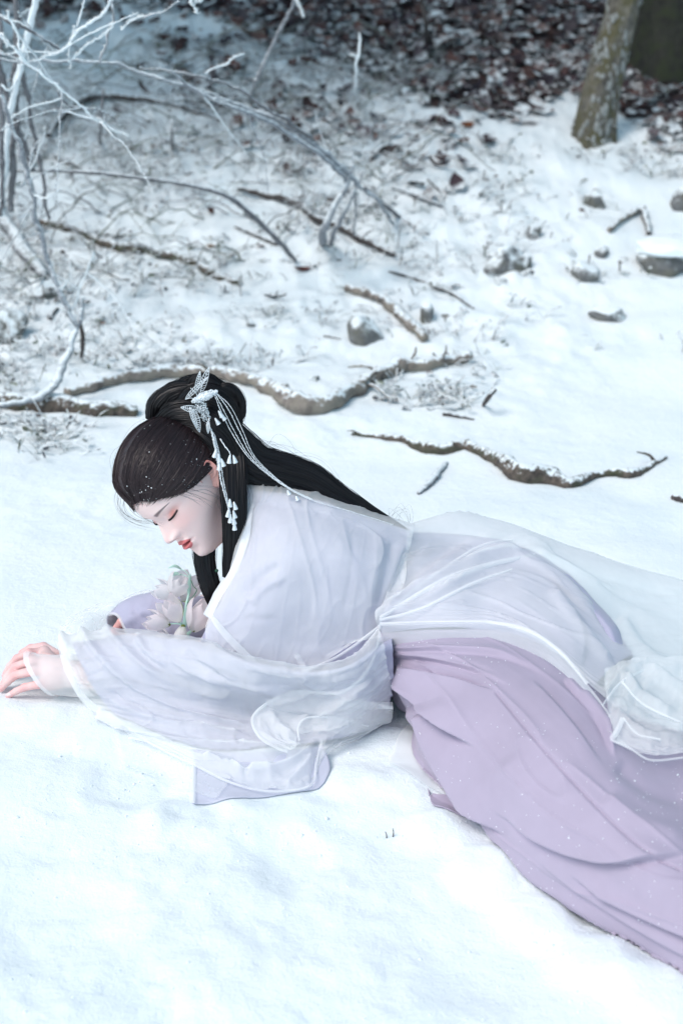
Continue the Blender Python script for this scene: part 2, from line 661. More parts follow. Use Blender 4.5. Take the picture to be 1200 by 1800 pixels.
branch('fallen_branch', [(85, 238), (105, 212), (150, 174), (210, 170), (290, 180), (345, 196), (387, 213)], [.012, .014, .016, .013, .010, .008, .005], M['bark_dark'],
       'dark arched branch with hooked end lying in dusted undergrowth', lift=1.6, twigs=((0.28, -0.05, 0.05, -0.06, .008),))
branch('fallen_branch', [(418, 334), (470, 342), (520, 356), (560, 384), (610, 405), (650, 428), (694, 452)], [.010, .014, .018, .018, .017, .015, .009], M['bark_dark'],
       'dark crooked branch lying across dusted undergrowth under the frosted twig', lift=1.2, twigs=((0.35, .03, 0, .05, .005), (0.8, .05, .02, .03, .005)))
branch('frosted_twig', [(30, 300), (90, 301), (150, 303), (240, 312), (330, 325), (400, 346), (450, 386), (490, 425), (518, 457)], [.004, .005, .006, .006, .007, .008, .009, .009, .007], M['bark_grey'],
       'long grey frosted twig running across undergrowth and bending to the snow', 'twig', free=[4.6, 4.55, 4.5, 4.5, 4.55, 4.6, 4.7, 4.75, None], n=80)
branch('fallen_log', [(60, 385), (100, 398), (150, 412), (215, 436), (270, 442), (330, 458), (380, 484), (422, 499)], [.012, .015, .015, .020, .022, .017, .017, .014], M['bark_mossy'],
       'mossy snow-covered log lying in the undergrowth above the left log', 'log', lift=0.5, twigs=((0.55, -0.04, -0.05, 0.01, .008), (0.4, .04, .06, .04, .006)))
branch('grey_limb', [(-30, 330), (0, 375), (25, 415), (45, 445), (78, 486)], [.030, .028, .026, .026, .022], M['bark_grey'],
       'thick grey limb slanting down into snow at the shrub base', 'branch', lift=0.8, ns=12)
branch('twig', [(478, 155), (505, 152), (532, 149), (562, 168), (590, 195), (606, 212)], [.005, .006, .007, .006, .005, .004], M['bark_dark'],
       'thin dark bent twig lying in snow near the leaf litter', 'twig', lift=2.0)
branch('stick', [(95, 275), (118, 286), (142, 297)], [.006, .007, .005], M['bark_dark'], 'short dark stick lying on dusted snow below the arched branch', 'stick', lift=1.2)
branch('stick', [(412, 398), (440, 410), (486, 430)], [.005, .007, .006], M['bark_dark'], 'short dark stick lying below the long frosted twig', 'stick', lift=1.2)
branch('stick', [(655, 278), (668, 262), (688, 258), (706, 266)], [.009, .011, .011, .007], M['bark_dark'], 'hooked dark stick beside the frosted stump stems', 'stick', lift=2.0)
branch('stick', [(1072, 404), (1092, 385), (1118, 369), (1132, 366)], [.010, .010, .011, .012], M['bark_log'], 'bent snow-capped stick propped up near the snow-capped stone', 'stick', lift=1.5)
branch('stick', [(1130, 368), (1136, 388), (1140, 412)], [.013, .012, .011], M['bark_dark'], 'stubby dark stick supporting the bent snow-capped stick', 'stick', lift=1.2)
branch('stick', [(570, 590), (600, 595)], [.004, .003], M['bark_dark'], 'tiny dark stick in snow beside the larger bare stone', 'stick')
branch('stick', [(778, 728), (800, 731), (832, 737)], [.007, .006, .003], M['bark_dark'], 'small dark stick lying on snow between the two long branches', 'stick', lift=0.5)
branch('stick', [(86, 560), (95, 548), (102, 541)], [.007, .007, .006], M['bark_dark'], 'short dark stick standing in snow right of the left boulder', 'stick', lift=1.0)
branch('stick', [(640, 330), (700, 380), (752, 412)], [.006, .008, .007], M['bark_grey'], 'straight grey stick leaning down from the frosted stump stems', 'stick', free=[4.75, None, None])
branch('stick', [(690, 330), (730, 345), (778, 362)], [.006, .008, .007], M['bark_grey'], 'grey stick lying right of the frosted stump stems', 'stick', lift=1.2)
branch('stick', [(752, 315), (768, 330), (778, 348)], [.006, .006, .005], M['bark_dark'], 'small dark stick end over the grey stick in undergrowth', 'stick', lift=1.5)
branch('upright_twig', [(303, 260), (302, 235), (301, 210)], [.006, .005, .004], M['bark_grey'], 'short grey twig standing upright under the arched dark branch', 'twig', free=[None, 5.3, 5.32])
branch('upright_twig', [(176, 252), (178, 210), (182, 158)], [.006, .006, .004], M['bark_grey'], 'thin grey twig standing upright through the arched dark branch', 'twig', free=[None, 5.35, 5.3])
branch('upright_twig', [(142, 632), (146, 600), (141, 568)], [.006, .006, .005], M['bark_dark'], 'dark upright twig standing beside the frosted bent stem', 'twig', free=[None, 4.2, 4.2])
branch('sapling_stem', [(752, 75), (748, 40), (741, 0), (735, -60), (738, -140)], [.013, .012, .011, .010, .008], M['bark_dark'], 'slim dark sapling stem standing in brown leaf litter', 'sapling', free=[None, 6.6, 6.6, 6.58, 6.55])
branch('upright_twig', [(898, 30), (905, 5), (912, -30)], [.007, .006, .005], M['bark_dark'], 'thin dark twig standing in leaf litter left of lichened trunk', 'twig', free=[None, 7.1, 7.1])


# ------------------------------------------------------------------ frosted shrub at the left
def rime(path, n, seed, size=(0.004, 0.011)):
    """small frost needles on a stem, joined"""
    rg = np.random.default_rng(seed)
    ge = Geo()
    k = rg.integers(0, len(path), n)
    for i in k:
        a = path[i] + rg.normal(0, 0.001, 3)
        d = rg.normal(0, 1, 3)
        d[2] = abs(d[2]) * 0.8 + 0.2
        d /= np.linalg.norm(d)
        L = rg.uniform(*size)
        s = np.cross(d, rg.normal(0, 1, 3))
        s /= np.linalg.norm(s) + 1e-9
        t = np.cross(d, s)
        w = L * 0.28
        ge.add([a + s * w, a - s * w * 0.5 + t * w * 0.86, a - s * w * 0.5 - t * w * 0.86, a + d * L], [[0, 1, 3], [1, 2, 3], [2, 0, 3]])
    return ge


shrub = None
SHRUB = [
    # pixels, Y distances, radii, material, rime needles
    ([(0, 168), (28, 240), (48, 305), (66, 390), (88, 470), (118, 540), (136, 572)], [3.9, 3.92, 3.95, 3.97, 4.0, 4.0, 4.0], [.007, .008, .009, .009, .010, .010, .010], 'bark_frost', 260),
    ([(136, 572), (118, 630), (97, 678), (55, 702), (0, 712), (-60, 718)], [4.0, 3.95, 3.9, 3.86, 3.84, 3.84], [.012, .013, .014, .012, .010, .009], 'bark_frost', 240),
    ([(136, 572), (142, 548), (143, 520)], [4.0, 4.0, 4.0], [.010, .008, .004], 'bark_frost', 40),
    ([(20, 372), (24, 250), (28, 120), (31, 0), (33, -120)], [4.5, 4.5, 4.5, 4.5, 4.5], [.012, .012, .012, .011, .010], 'bark_grey', 60),
    ([(85, 385), (68, 280), (46, 160), (36, 100), (30, 20), (24, -60)], [4.5, 4.48, 4.45, 4.42, 4.4, 4.4], [.008, .009, .010, .009, .008, .006], 'bark_grey', 60),
    ([(5, 380), (3, 200), (0, 40), (-4, -80)], [4.45, 4.4, 4.4, 4.4], [.010, .009, .008, .006], 'bark_grey', 40),
    ([(58, 300), (20, 190), (0, 120), (-30, 40)], [4.5, 4.48, 4.46, 4.44], [.014, .012, .011, .010], 'bark_grey', 30),
    ([(-20, 107), (60, 106), (130, 106), (200, 114), (270, 136), (330, 152), (420, 186), (480, 208), (540, 245), (590, 285), (628, 322)], [4.1, 4.15, 4.2, 4.25, 4.3, 4.35, 4.45, 4.5, 4.6, 4.7, 4.78], [.004, .005, .006, .006, .007, .008, .009, .010, .011, .012, .012], 'bark_frost', 200),
    ([(300, 125), (330, 148), (380, 176), (440, 200), (500, 230), (560, 270), (610, 318)], [4.2, 4.25, 4.3, 4.4, 4.5, 4.6, 4.76], [.003, .006, .007, .008, .009, .010, .010], 'bark_frost', 160),
    ([(250, 118), (320, 128), (390, 145), (430, 165), (475, 196), (535, 235), (600, 300)], [4.3, 4.3, 4.35, 4.4, 4.46, 4.58, 4.75], [.003, .004, .006, .007, .008, .009, .010], 'bark_grey', 70),
    ([(-10, 58), (30, 90), (60, 120), (105, 155), (140, 185), (200, 232), (228, 240)], [3.8, 3.8, 3.82, 3.84, 3.86, 3.88, 3.88], [.005, .005, .005, .004, .004, .003, .002], 'frost_white', 160),
    ([(-10, 28), (30, 45), (65, 62), (105, 90)], [4.0, 4.0, 4.02, 4.05], [.008, .007, .006, .004], 'bark_grey', 40),
    ([(60, 105), (110, 88), (128, 65), (150, 45), (185, 20), (202, -20)], [3.9, 3.88, 3.86, 3.84, 3.82, 3.8], [.003, .004, .004, .004, .004, .004], 'frost_white', 180),
    ([(110, 92), (125, 70), (130, 45)], [3.88, 3.87, 3.86], [.003, .003, .002], 'frost_white', 50),
    ([(178, 110), (190, 70), (200, 30), (196, 0)], [3.95, 3.93, 3.9, 3.9], [.005, .005, .004, .004], 'bark_frost', 60),
    ([(120, 108), (150, 82), (185, 58), (205, 40)], [3.9, 3.9, 3.9, 3.9], [.003, .003, .003, .002], 'frost_white', 70),
    ([(215, 55), (232, 38), (258, 28)], [3.9, 3.9, 3.9], [.003, .003, .002], 'frost_white', 40),
    ([(115, 195), (150, 205), (190, 222), (230, 238)], [3.85, 3.85, 3.86, 3.86], [.003, .003, .003, .002], 'frost_white', 80),
    ([(100, 160), (120, 185), (170, 190), (215, 225)], [3.9, 3.92, 3.95, 3.97], [.004, .004, .003, .002], 'bark_grey', 30),
    ([(362, 130), (400, 112), (430, 95)], [4.32, 4.3, 4.3], [.003, .003, .002], 'frost_white', 40),
    ([(5, 150), (20, 160), (36, 120), (30, 60), (12, 20)], [3.85, 3.85, 3.85, 3.85, 3.85], [.005, .004, .004, .004, .003], 'frost_white', 90),
    ([(40, 330), (60, 260), (70, 250)], [4.3, 4.28, 4.28], [.004, .003, .002], 'bark_frost', 20),
    ([(128, 545), (150, 490), (165, 450)], [4.02, 4.05, 4.06], [.003, .003, .002], 'frost_white', 40),
]
shrub = empty('frosted_shrub', G(20, 480)[0])
srg = np.random.default_rng(404)
ALLP = []
for si, (pix, Ys, rr, mt, nr) in enumerate(SHRUB):
    p = PY(np.array([q[0] for q in pix]), np.array([q[1] for q in pix]), np.array(Ys))
    pr = crom(np.concatenate([p, np.array(rr)[:, None] * .78], 1), 16 * len(pix))
    pp = pr[:, :3] + np.stack([fbm(pr[:, :3] * 16 + k * 5 + si, 4, .65) for k in range(3)], 1) * 0.012
    pr[:, 3] *= 1 + .3 * fbm(pp * 30, 3)
    ge = Geo()
    ge.grid(tube_grid(pp, np.maximum(pr[:, 3], .0015), 7, 0.3, seed=si), wrap=True)
    st = ge.build('stem', M[mt], shrub)
    ALLP.append(pp)
    if nr:
        ro = rime(pp, int(nr * 1.8), si).build('rime', M['frost_white'], st, shade=False)
        ro['kind'] = 'stuff'
for k in range(46):
    pp = ALLP[srg.integers(0, len(ALLP))]
    i = srg.integers(2, len(pp) - 2)
    tn = pp[i + 1] - pp[i - 1]
    tn /= np.linalg.norm(tn) + 1e-9
    d = tn * srg.choice([-1, 1]) * .8 + srg.normal(0, .6, 3) * np.array([1, .6, 1])
    d /= np.linalg.norm(d)
    L = srg.uniform(.06, .30)
    e = pp[i] + d * L + [0, 0, -.03 * L]
    q = crom([pp[i], (pp[i] + e) / 2 + srg.normal(0, .06, 3) * L, e], 26)
    q = q + np.stack([fbm(q * 25 + j * 6 + k, 3) for j in range(3)], 1) * .006
    tw = Geo().grid(tube_grid(q, np.linspace(.0024, .0010, 26), 6), wrap=True).build('twig', M['bark_frost' if k % 2 else 'frost_white'], shrub)
    rime(q, int(60 + 200 * L), 900 + k, (.003, .008)).build('rime', M['frost_white'], tw, shade=False)['kind'] = 'stuff'
tag(shrub, 'bare frosted shrub with grey arching stems rooted beside the slanting grey limb', 'shrub')

# frosted stems rooted where the arching stems touch down
def stems(name, base, lst, label, mt='bark_frost', rim=50):
    r = empty(name, base)
    for si, (pix, Ys, rr) in enumerate(lst):
        p = np.array([G(q[0], q[1], 0)[0] if Y is None else PY(q[0], q[1], Y) for q, Y in zip(pix, Ys)])
        pr = crom(np.concatenate([p, np.array(rr)[:, None] * .75], 1), 16 * len(pix))
        pp = pr[:, :3] + np.stack([fbm(pr[:, :3] * 16 + k * 5 + si, 4, .65) for k in range(3)], 1) * 0.010
        st = Geo().grid(tube_grid(pp, np.maximum(pr[:, 3], .0012), 7, 0.3, seed=si), wrap=True).build('stem', M[mt], r)
        ro = rime(pp, rim * 3, si + 50).build('rime', M['frost_white'], st, shade=False)
        ro['kind'] = 'stuff'
    tag(r, label, 'shrub')
    return r


stems('frosted_stump', G(568, 425)[0], [
    ([(566, 428), (572, 395), (590, 355), (612, 318), (622, 290)], [None, 4.75, 4.75, 4.75, 4.75], [.020, .017, .013, .011, .006]),
    ([(580, 430), (600, 380), (628, 330), (640, 300)], [None, 4.8, 4.8, 4.8], [.012, .010, .008, .005]),
    ([(622, 420), (624, 350), (620, 270)], [None, 4.85, 4.85], [.005, .005, .004]),
    ([(625, 325), (660, 350), (690, 395)], [4.78, 4.8, None], [.009, .008, .006]),
], 'frosted stump stems where the arching twigs come down to the snow')
stems('frosted_sapling', G(438, 176)[0], [
    ([(438, 176), (455, 130), (482, 70), (505, 28), (521, -6), (540, -60)], [None, 5.4, 5.3, 5.2, 5.15, 5.1], [.008, .009, .009, .008, .008, .006]),
    ([(521, -5), (528, 15), (533, 30)], [5.15, 5.12, 5.1], [.003, .003, .002]),
], 'slanting frosted sapling stem standing at the edge of the leaf litter', rim=120)
stems('frosted_sapling', G(624, 170)[0], [
    ([(624, 172), (626, 120), (632, 68), (631, 60)], [None, 5.4, 5.4, 5.4], [.006, .007, .006, .004]),
    ([(626, 102), (620, 98), (615, 96)], [5.4, 5.4, 5.4], [.004, .004, .003]),
], 'short white frosted sapling stub standing upright in dusted snow', mt='frost_white', rim=100)
stems('frosted_spray', PY(345, -8, 3.7), [
    ([(330, -20), (340, 8), (350, 26)], [3.7, 3.7, 3.7], [.003, .003, .002]),
    ([(338, 4), (348, 2), (357, -2)], [3.7, 3.7, 3.7], [.002, .002, .002]),
    ([(330, -20), (322, -80), (300, -200), (240, -330)], [3.7, 3.72, 3.75, 3.9], [.003, .004, .006, .008]),
    ([(240, -330), (160, -250), (80, -60), (20, 200), (0, 380)], [3.9, 4.1, 4.3, 4.45, 4.5], [.008, .010, .012, .014, .016]),
], 'frosted twig tip hanging down above the arching stems', mt='frost_white', rim=60)


# ------------------------------------------------------------------ stones
def rock(pix, size, label, seed, cat='stone', mat='stone', flat=0.7, sharp=0.35, sinkf=0.25):
    rg = np.random.default_rng(seed)
    c = G(pix[0], pix[1])[0]
    nu, nv = 22, 30
    th = np.linspace(0, math.pi, nu)[:, None]
    ph = np.linspace(0, 2 * math.pi, nv, endpoint=False)[None, :]
    d = np.stack([np.sin(th) * np.cos(ph), np.sin(th) * np.sin(ph), np.cos(th) * np.ones_like(ph)], -1)
    r = np.ones(d.shape[:2])
    for k in range(14):                               # cut facets
        nrm = rg.normal(0, 1, 3)
        nrm /= np.linalg.norm(nrm)
        off = rg.uniform(0.55, 0.85)
        dt = d @ nrm
        r = np.minimum(r, np.where(dt > 0.05, off / np.maximum(dt, 0.05), 9))
    r = r * (1 + 0.07 * fbm(d.reshape(-1, 3) * 4 + seed, 3).reshape(r.shape))
    g = d * r[..., None] * np.array(size)
    a = rg.uniform(0, 6.28)
    ca, sa = math.cos(a) * sharp, math.sin(a) * sharp
    g[..., 2] += g[..., 0] * ca * 0.4 + g[..., 1] * sa * 0.3
    g = g + c + np.array([0, 0, size[2] * 0.08])
    o = Geo().grid(g, wrap=True).build('stone', M[mat])
    tag(o, label, cat, 'stones lying in the snow')
    return o


rock((643, 592), (.062, .055, .075), 'angular bare grey stone, the larger of a pair beside the short curved branch', 3, sharp=0.8)
rock((748, 562), (.030, .03, .062), 'small upright grey stone beside the end of the short curved branch', 5)
rock((1066, 560), (.065, .05, .042), 'pale grey stone lying alone on open snow', 9)
rock((1172, 470), (.12, .10, .085), 'large boulder with thick snow cap and mossy face', 12, cat='boulder')
rock((1030, 484), (.055, .05, .055), 'round snow-dusted stone near the large boulder', 14)
rock((1045, 362), (.055, .05, .05), 'dark stone beyond the bent snow-capped stick', 17)
rock((936, 412), (.042, .04, .04), 'small dark stone with thin stalks beside it', 19)
rock((885, 472), (.085, .07, .075), 'broad stone almost wholly dusted with snow', 21)
rock((918, 470), (.045, .04, .04), 'low dusted stone leaning on the broad dusted stone', 23)
rock((1058, 447), (.03, .03, .03), 'small dark stone between the round stone and the boulder', 25)
rock((1195, 365), (.05, .05, .08), 'upright grey stone behind the large boulder', 27)
rock((862, 620), (.05, .04, .05), 'dark stone in the leaf litter near the lichened trunk', 29) if False else None
rock((440, 572), (.020, .02, .025), 'small reddish brown stone with dusted sprig beside it', 31)
rock((10, 590), (.09, .08, .085), 'dark mossy boulder under the frosted shrub stems', 33, cat='boulder')
rock((75, 515), (.09, .07, .05), 'dark mossy boulder at the foot of the grey limb', 35, cat='boulder')
rock((553, 668), (.018, .015, .015), 'tiny grey stone on snow above the thick bent branch', 37)
rock((1040, 618), (.02, .015, .01), 'tiny flat stone barely showing in open snow', 39) if False else None

# snow caps on the boulder
def snow_cap(pix, size, label, lift):
    c = G(pix[0], pix[1])[0]
    nu, nv = 16, 36
    th = np.linspace(0, math.pi * 0.62, nu)[:, None]
    ph = np.linspace(0, 2 * math.pi, nv, endpoint=False)[None, :]
    d = np.stack([np.sin(th) * np.cos(ph), np.sin(th) * np.sin(ph), np.cos(th) * np.ones_like(ph)], -1)
    r = 1 + 0.14 * fbm(d.reshape(-1, 3) * 2.2 + 4, 3).reshape(d.shape[:2])
    g = d * r[..., None] * np.array(size) + c + np.array([0, 0, lift])
    return tag(Geo().grid(g, wrap=True).build('snow_cap', M['snow_plain']), label, 'snow')


m, nt, b = new_mat('snow_plain')
nt.links.new(ramp(nt, noise(nt, 8, 3, 0.6, geo_pos(nt)), [(0.3, (0.79, 0.87, 0.90)), (0.7, (0.87, 0.925, 0.94))]), b.inputs['Base Color'])
b.inputs['Roughness'].default_value = 0.7
bump(nt, b, noise(nt, 160, 3, 0.6, geo_pos(nt)), 0.4, 0.004)
M['snow_plain'] = m
snow_cap((1175, 468), (.125, .105, .04), 'thick rounded cap of snow on the large boulder', 0.07)


# ------------------------------------------------------------------ leaf litter and undergrowth
def leaf_shape(L, W, curl, rg):
    """a lobed dry leaf lying roughly in the xy plane: 2 x 5 quads"""
    t = np.linspace(0, 1, 6)
    w = W * np.sin(np.pi * np.clip(t * 0.94 + 0.05, 0, 1)) ** 0.7 * (1 + 0.25 * np.sin(t * 14 + rg.uniform(0, 6)))
    g = np.zeros((6, 3, 3))
    g[:, 1, 0] = (t - 0.5) * L
    g[:, 0, 0] = (t - 0.5) * L + 0.02 * L
    g[:, 2, 0] = (t - 0.5) * L + 0.02 * L
    g[:, 0, 1] = -w
    g[:, 2, 1] = w
    z = curl * L * ((t - 0.5) ** 2 * 1.4)
    g[:, 1, 2] = z
    g[:, 0, 2] = z + abs(curl) * W * rg.uniform(0.2, 1.2)
    g[:, 2, 2] = z + abs(curl) * W * rg.uniform(0.2, 1.2)
    return g


LEAFC = np.array([(0.060, 0.036, 0.034), (0.085, 0.048, 0.040), (0.042, 0.028, 0.032), (0.11, 0.072, 0.062), (0.035, 0.030, 0.037), (0.075, 0.066, 0.070), (0.13, 0.10, 0.09)])


def scatter_pix(n, x0, x1, y0, y1, rg):
    px = rg.uniform(x0, x1, n)
    py = rg.uniform(y0, y1, n)
    return px, py


rg = np.random.default_rng(21)
lg = Geo()
# sample world points over the bank, keep by the litter mask
N = 60000
wx = rg.uniform(-3.2, 3.2, N)
wy = 3.6 + 6.0 * rg.uniform(0, 1, N) ** 1.0
lm = litter_mask(wx, wy)
nzl = n2(wx, wy, 5.0, 4, 11.0) * 0.9
keep = rg.uniform(0, 1, N) < np.clip((lm - 0.26) * 0.85 + nzl * 0.45 * (lm > 0.1), 0, 1) * 0.60
wx, wy = wx[keep], wy[keep]
wz = hq(wx, wy)
for x, y, z in zip(wx, wy, wz):
    L = rg.uniform(0.04, 0.10)
    g = leaf_shape(L, L * rg.uniform(0.22, 0.42), rg.uniform(-0.3, 0.8), rg)
    E = Matrix.Rotation(rg.uniform(0, 6.28), 3, 'Z') @ Matrix.Rotation(rg.normal(0, 0.35), 3, 'X') @ Matrix.Rotation(rg.normal(0, 0.3), 3, 'Y')
    g = g @ np.array(E).T + np.array([x, y, z + 0.008 + rg.uniform(0, 0.012)])
    g[..., 2] += 0.2 * (g[..., 1] - y)
    c = LEAFC[rg.integers(0, len(LEAFC))] * rg.uniform(0.8, 1.7) * np.array([1.03, .98, 1.04])
    lg.grid(g, col=c)
litter = lg.build('leaf_litter', M['leaf_col'], shade=False)
tag(litter, 'brown dry leaf litter dusted with snow covering the bank', 'leaves', kind='stuff')

# undergrowth: short dusted stalks, sprigs and moss between snow patches
ug = Geo()
N = 60000
wx = rg.uniform(-2.6, 2.2, N)
wy = rg.uniform(3.3, 7.2, N)
lm = litter_mask(wx, wy)
cl = n2(wx, wy, 2.6, 4, 31.0)
pq = proj(np.stack([wx, wy, bank(wx, wy)], -1))
dens = smooth(-0.02, 0.38, cl + 0.35 * smooth(560, 300, pq[:, 1]) - 0.30 * smooth(560, 900, pq[:, 0] + 0.8 * (pq[:, 1] - 300)) - 0.06 - 0.35 * smooth(330, 120, pq[:, 0]) * smooth(300, 180, pq[:, 1]))
keep = (rg.uniform(0, 1, N) < dens * 0.20) & (pq[:, 1] < 740)
wx, wy = wx[keep], wy[keep]
cp = []
for cx_, cy_, sx_, sy_, cn in [(95, 775, 22, 12, 70), (50, 745, 40, 9, 70), (30, 640, 40, 22, 140), (200, 600, 60, 22, 170), (340, 640, 60, 9, 110), (790, 702, 30, 12, 90), (688, 690, 10, 12, 25), (455, 560, 22, 9, 40), (575, 560, 16, 8, 30),
                               (330, 480, 60, 22, 160), (170, 500, 40, 40, 110), (60, 500, 40, 30, 120), (745, 430, 50, 40, 120), (880, 462, 26, 22, 60), (1020, 480, 24, 10, 30), (1170, 470, 24, 10, 40), (800, 570, 80, 18, 60), (935, 405, 20, 14, 25),
                               (880, 330, 30, 20, 70), (690, 350, 70, 50, 160), (560, 420, 50, 30, 90), (860, 660, 12, 8, 10), (60, 300, 50, 60, 120), (1045, 350, 18, 10, 25), (820, 640, 30, 8, 20), (500, 630, 40, 5, 20)]:
    qx, qy = rg.normal(cx_, sx_ * 1.25, int(cn * .55)), rg.normal(cy_, sy_ * 1.25, int(cn * .55))
    cp.append(G(qx, qy)[:, :2])
cp = np.concatenate(cp)
wx, wy = np.concatenate([wx, cp[:, 0]]), np.concatenate([wy, cp[:, 1]])
wz = hq(wx, wy)
TW = np.array([(0.085, 0.09, 0.10), (0.14, 0.14, 0.15), (0.09, 0.105, 0.075), (0.13, 0.15, 0.11), (0.2, 0.19, 0.18), (0.11, 0.085, 0.08)])
for x, y, z in zip(wx, wy, wz):
    k = rg.integers(1, 4)
    cc = TW[rg.integers(0, len(TW))] * rg.uniform(0.7, 1.3)
    for q in range(k):
        L = rg.uniform(0.02, 0.075) * (2.0 if rg.uniform() < 0.12 else 1)
        a = rg.uniform(0, 6.28)
        el = rg.uniform(0.0, 0.8)
        d = np.array([math.cos(a) * math.cos(el), math.sin(a) * math.cos(el) * 0.8, math.sin(el)])
        p0 = np.array([x, y, z]) + rg.normal(0, 0.01, 3) * np.array([1, 1, 0])
        p2 = p0 + d * L
        p1 = (p0 + p2) / 2 + np.array([0, 0, L * 0.18])
        s = np.cross(d, [0, 0, 1.0])
        s = s / (np.linalg.norm(s) + 1e-6) * rg.uniform(0.0012, 0.0032)
        u = np.array([0, 0, np.linalg.norm(s) * 1.2])
        g = np.array([[p0 - s, p0 + u, p0 + s], [p1 - s, p1 + u, p1 + s], [p2 - s * .4, p2 + u * .4, p2 + s * .4]])
        ug.grid(g, col=cc)
        if rg.uniform() < 0.35:
            lf = leaf_shape(rg.uniform(.012, .03), rg.uniform(.004, .009), 0.4, rg)
            E = Matrix.Rotation(rg.uniform(0, 6.28), 3, 'Z') @ Matrix.Rotation(rg.normal(0, 0.6), 3, 'X')
            ug.grid(lf @ np.array(E).T + p2, col=cc)
for k in range(330):
    qx = rg.uniform(-40, 760)
    qy = rg.uniform(60, 520) if k % 3 else rg.uniform(60, 300)
    if qx > 300 + 1.6 * (560 - qy):
        continue
    p0 = G(qx, qy)[0]
    L = rg.uniform(0.10, 0.45)
    a = rg.normal(0.0, 0.9) + (math.pi if rg.uniform() < .5 else 0)
    d = np.array([math.cos(a), math.sin(a) * .8, rg.uniform(0.0, 0.35)])
    arch = rg.uniform(0.0, 0.25) * L
    path = crom([p0, p0 + d * L * .5 + [0, 0, arch], p0 + d * L + [0, 0, -arch * .5]], 14) + np.stack([fbm(np.arange(14)[:, None] * .35 + np.array([[k, k * 2, j * 9.0]]), 2) for j in range(3)], 1) * L * .05
    path[:, 2] = np.maximum(path[:, 2], hq(path[:, 0], path[:, 1]) + .004)
    cc = TW[rg.integers(0, len(TW))] * rg.uniform(0.6, 1.2)
    ug.grid(tube_grid(path, np.linspace(1, .45, 14) * rg.uniform(.0015, .0042), 6), wrap=True, col=cc)
    for q in range(rg.integers(0, 4)):
        i0 = rg.integers(3, 12)
        e = path[i0] + rg.normal(0, 1, 3) * L * .16 + [0, 0, L * .06]
        ug.grid(tube_grid(crom([path[i0], (path[i0] + e) / 2, e], 6), np.linspace(.0016, .0008, 6), 5), wrap=True, col=cc)
under = ug.build('undergrowth', M['twig_col'], shade=True)
tag(under, 'snow-dusted low undergrowth of stalks, sprigs and moss', 'undergrowth', kind='stuff')


def single_leaf(pix, L, W, col, label, rot, tilt=0.2):
    rg2 = np.random.default_rng(int(pix[0]))
    g = leaf_shape(L, W, 0.35, rg2)
    g = uspline(uspline(g, 18).transpose(1, 0, 2), 9).transpose(1, 0, 2)
    E = Matrix.Rotation(rot, 3, 'Z') @ Matrix.Rotation(tilt, 3, 'X')
    c = G(*pix)[0]
    g = g @ np.array(E).T
    g = g + c + np.array([0, 0, 0.004 - g[..., 2].min()])
    o = Geo().grid(g, col=col).build('fallen_leaf', M['leaf_bare'])
    tag(o, label, 'leaf', 'single dry leaves on the snow')


mat_attr('leaf_bare', 0.7, None, 0.3, (120, 0.4, 0.003))
single_leaf((532, 476), .060, .017, (0.10, 0.028, 0.022), 'red-brown dry leaf lying on clean snow below the frosted twig end', 0.1)
single_leaf((457, 437), .045, .014, (0.09, 0.035, 0.028), 'small red-brown leaf beside the short stick near the frosted twig', 2.3, 0.6)
single_leaf((371, 435), .040, .010, (0.20, 0.10, 0.035), 'small ochre leaf in dusted snow above the mossy log', -0.4)
single_leaf((369, 378), .045, .016, (0.10, 0.045, 0.035), 'brown leaf standing on edge in dusted snow under the long frosted twig', 1.2, 0.9)
single_leaf((180, 572), .022, .009, (0.16, 0.07, 0.04), 'tiny orange-brown leaf near the frosted bent stem', 0.4, 0.4)
single_leaf((820, 225), .06, .02, (0.17, 0.065, 0.03), 'orange-brown leaf in dusted moss left of the lichened trunk', 0.4, 0.5)
single_leaf((484, 526), .075, .016, (0.012, 0.012, 0.014), 'near-black leaf shape sunk in the clean snow below red-brown leaf', 0.1, -0.2)  # leaf outline in one even near-black colour


# crumbs of snow kicked up round the figure
crg = np.random.default_rng(90)
cg_ = Geo()
cpx = np.concatenate([crg.uniform(-20, 1220, 220), crg.normal(500, 120, 60), crg.normal(180, 120, 80), crg.normal(1000, 90, 60)])
cpy = np.concatenate([crg.uniform(1280, 1800, 220), crg.normal(1465, 30, 60), crg.normal(1400, 60, 80), crg.normal(1690, 50, 60)])
okc = (cpy > 1250) & (cpy < 1830)
for q in G(cpx[okc], cpy[okc]):
    r = crg.uniform(.0010, .0030) * (1.8 if crg.uniform() < .08 else 1)
    v_ = np.array([[0, 0, 1.0], [0, 0, -1], [1, 0, 0], [-1, 0, 0], [0, 1, 0], [0, -1, 0]]) * crg.uniform(.5, 1.2, (6, 1)) * r
    cg_.add(v_ + q + [0, 0, r * .05], [[0, 2, 4], [0, 4, 3], [0, 3, 5], [0, 5, 2], [1, 4, 2], [1, 3, 4], [1, 5, 3], [1, 2, 5]])
tag(cg_.build('snow_crumbs', M['snow_plain']), 'small loose crumbs of snow scattered over the trodden snow', 'snow', kind='stuff')

# small needles poking through the foreground snow
for k, (pix, top, lab) in enumerate([(((679, 1473)), (681, 1461), None), (((690, 1471)), (688, 1457), None)]):
    a = G(*pix)[0]
    bq = a + np.array([-0.002 + 0.002 * k, 0.0, 0.012 + 0.004 * k])
    o = Geo().grid(tube_grid(crom([a - [0, 0, .004], (a + bq) / 2 + [0.001, 0, 0], bq], 6), np.linspace(.0013, .0006, 6), 6), wrap=True).build('grass_blade', M['bark_dark'])
    tag(o, ['shorter of two tiny dark grass blades poking out of trodden snow', 'taller of two tiny dark grass blades poking out of trodden snow'][k], 'grass blade', 'pair of grass blades in the snow')


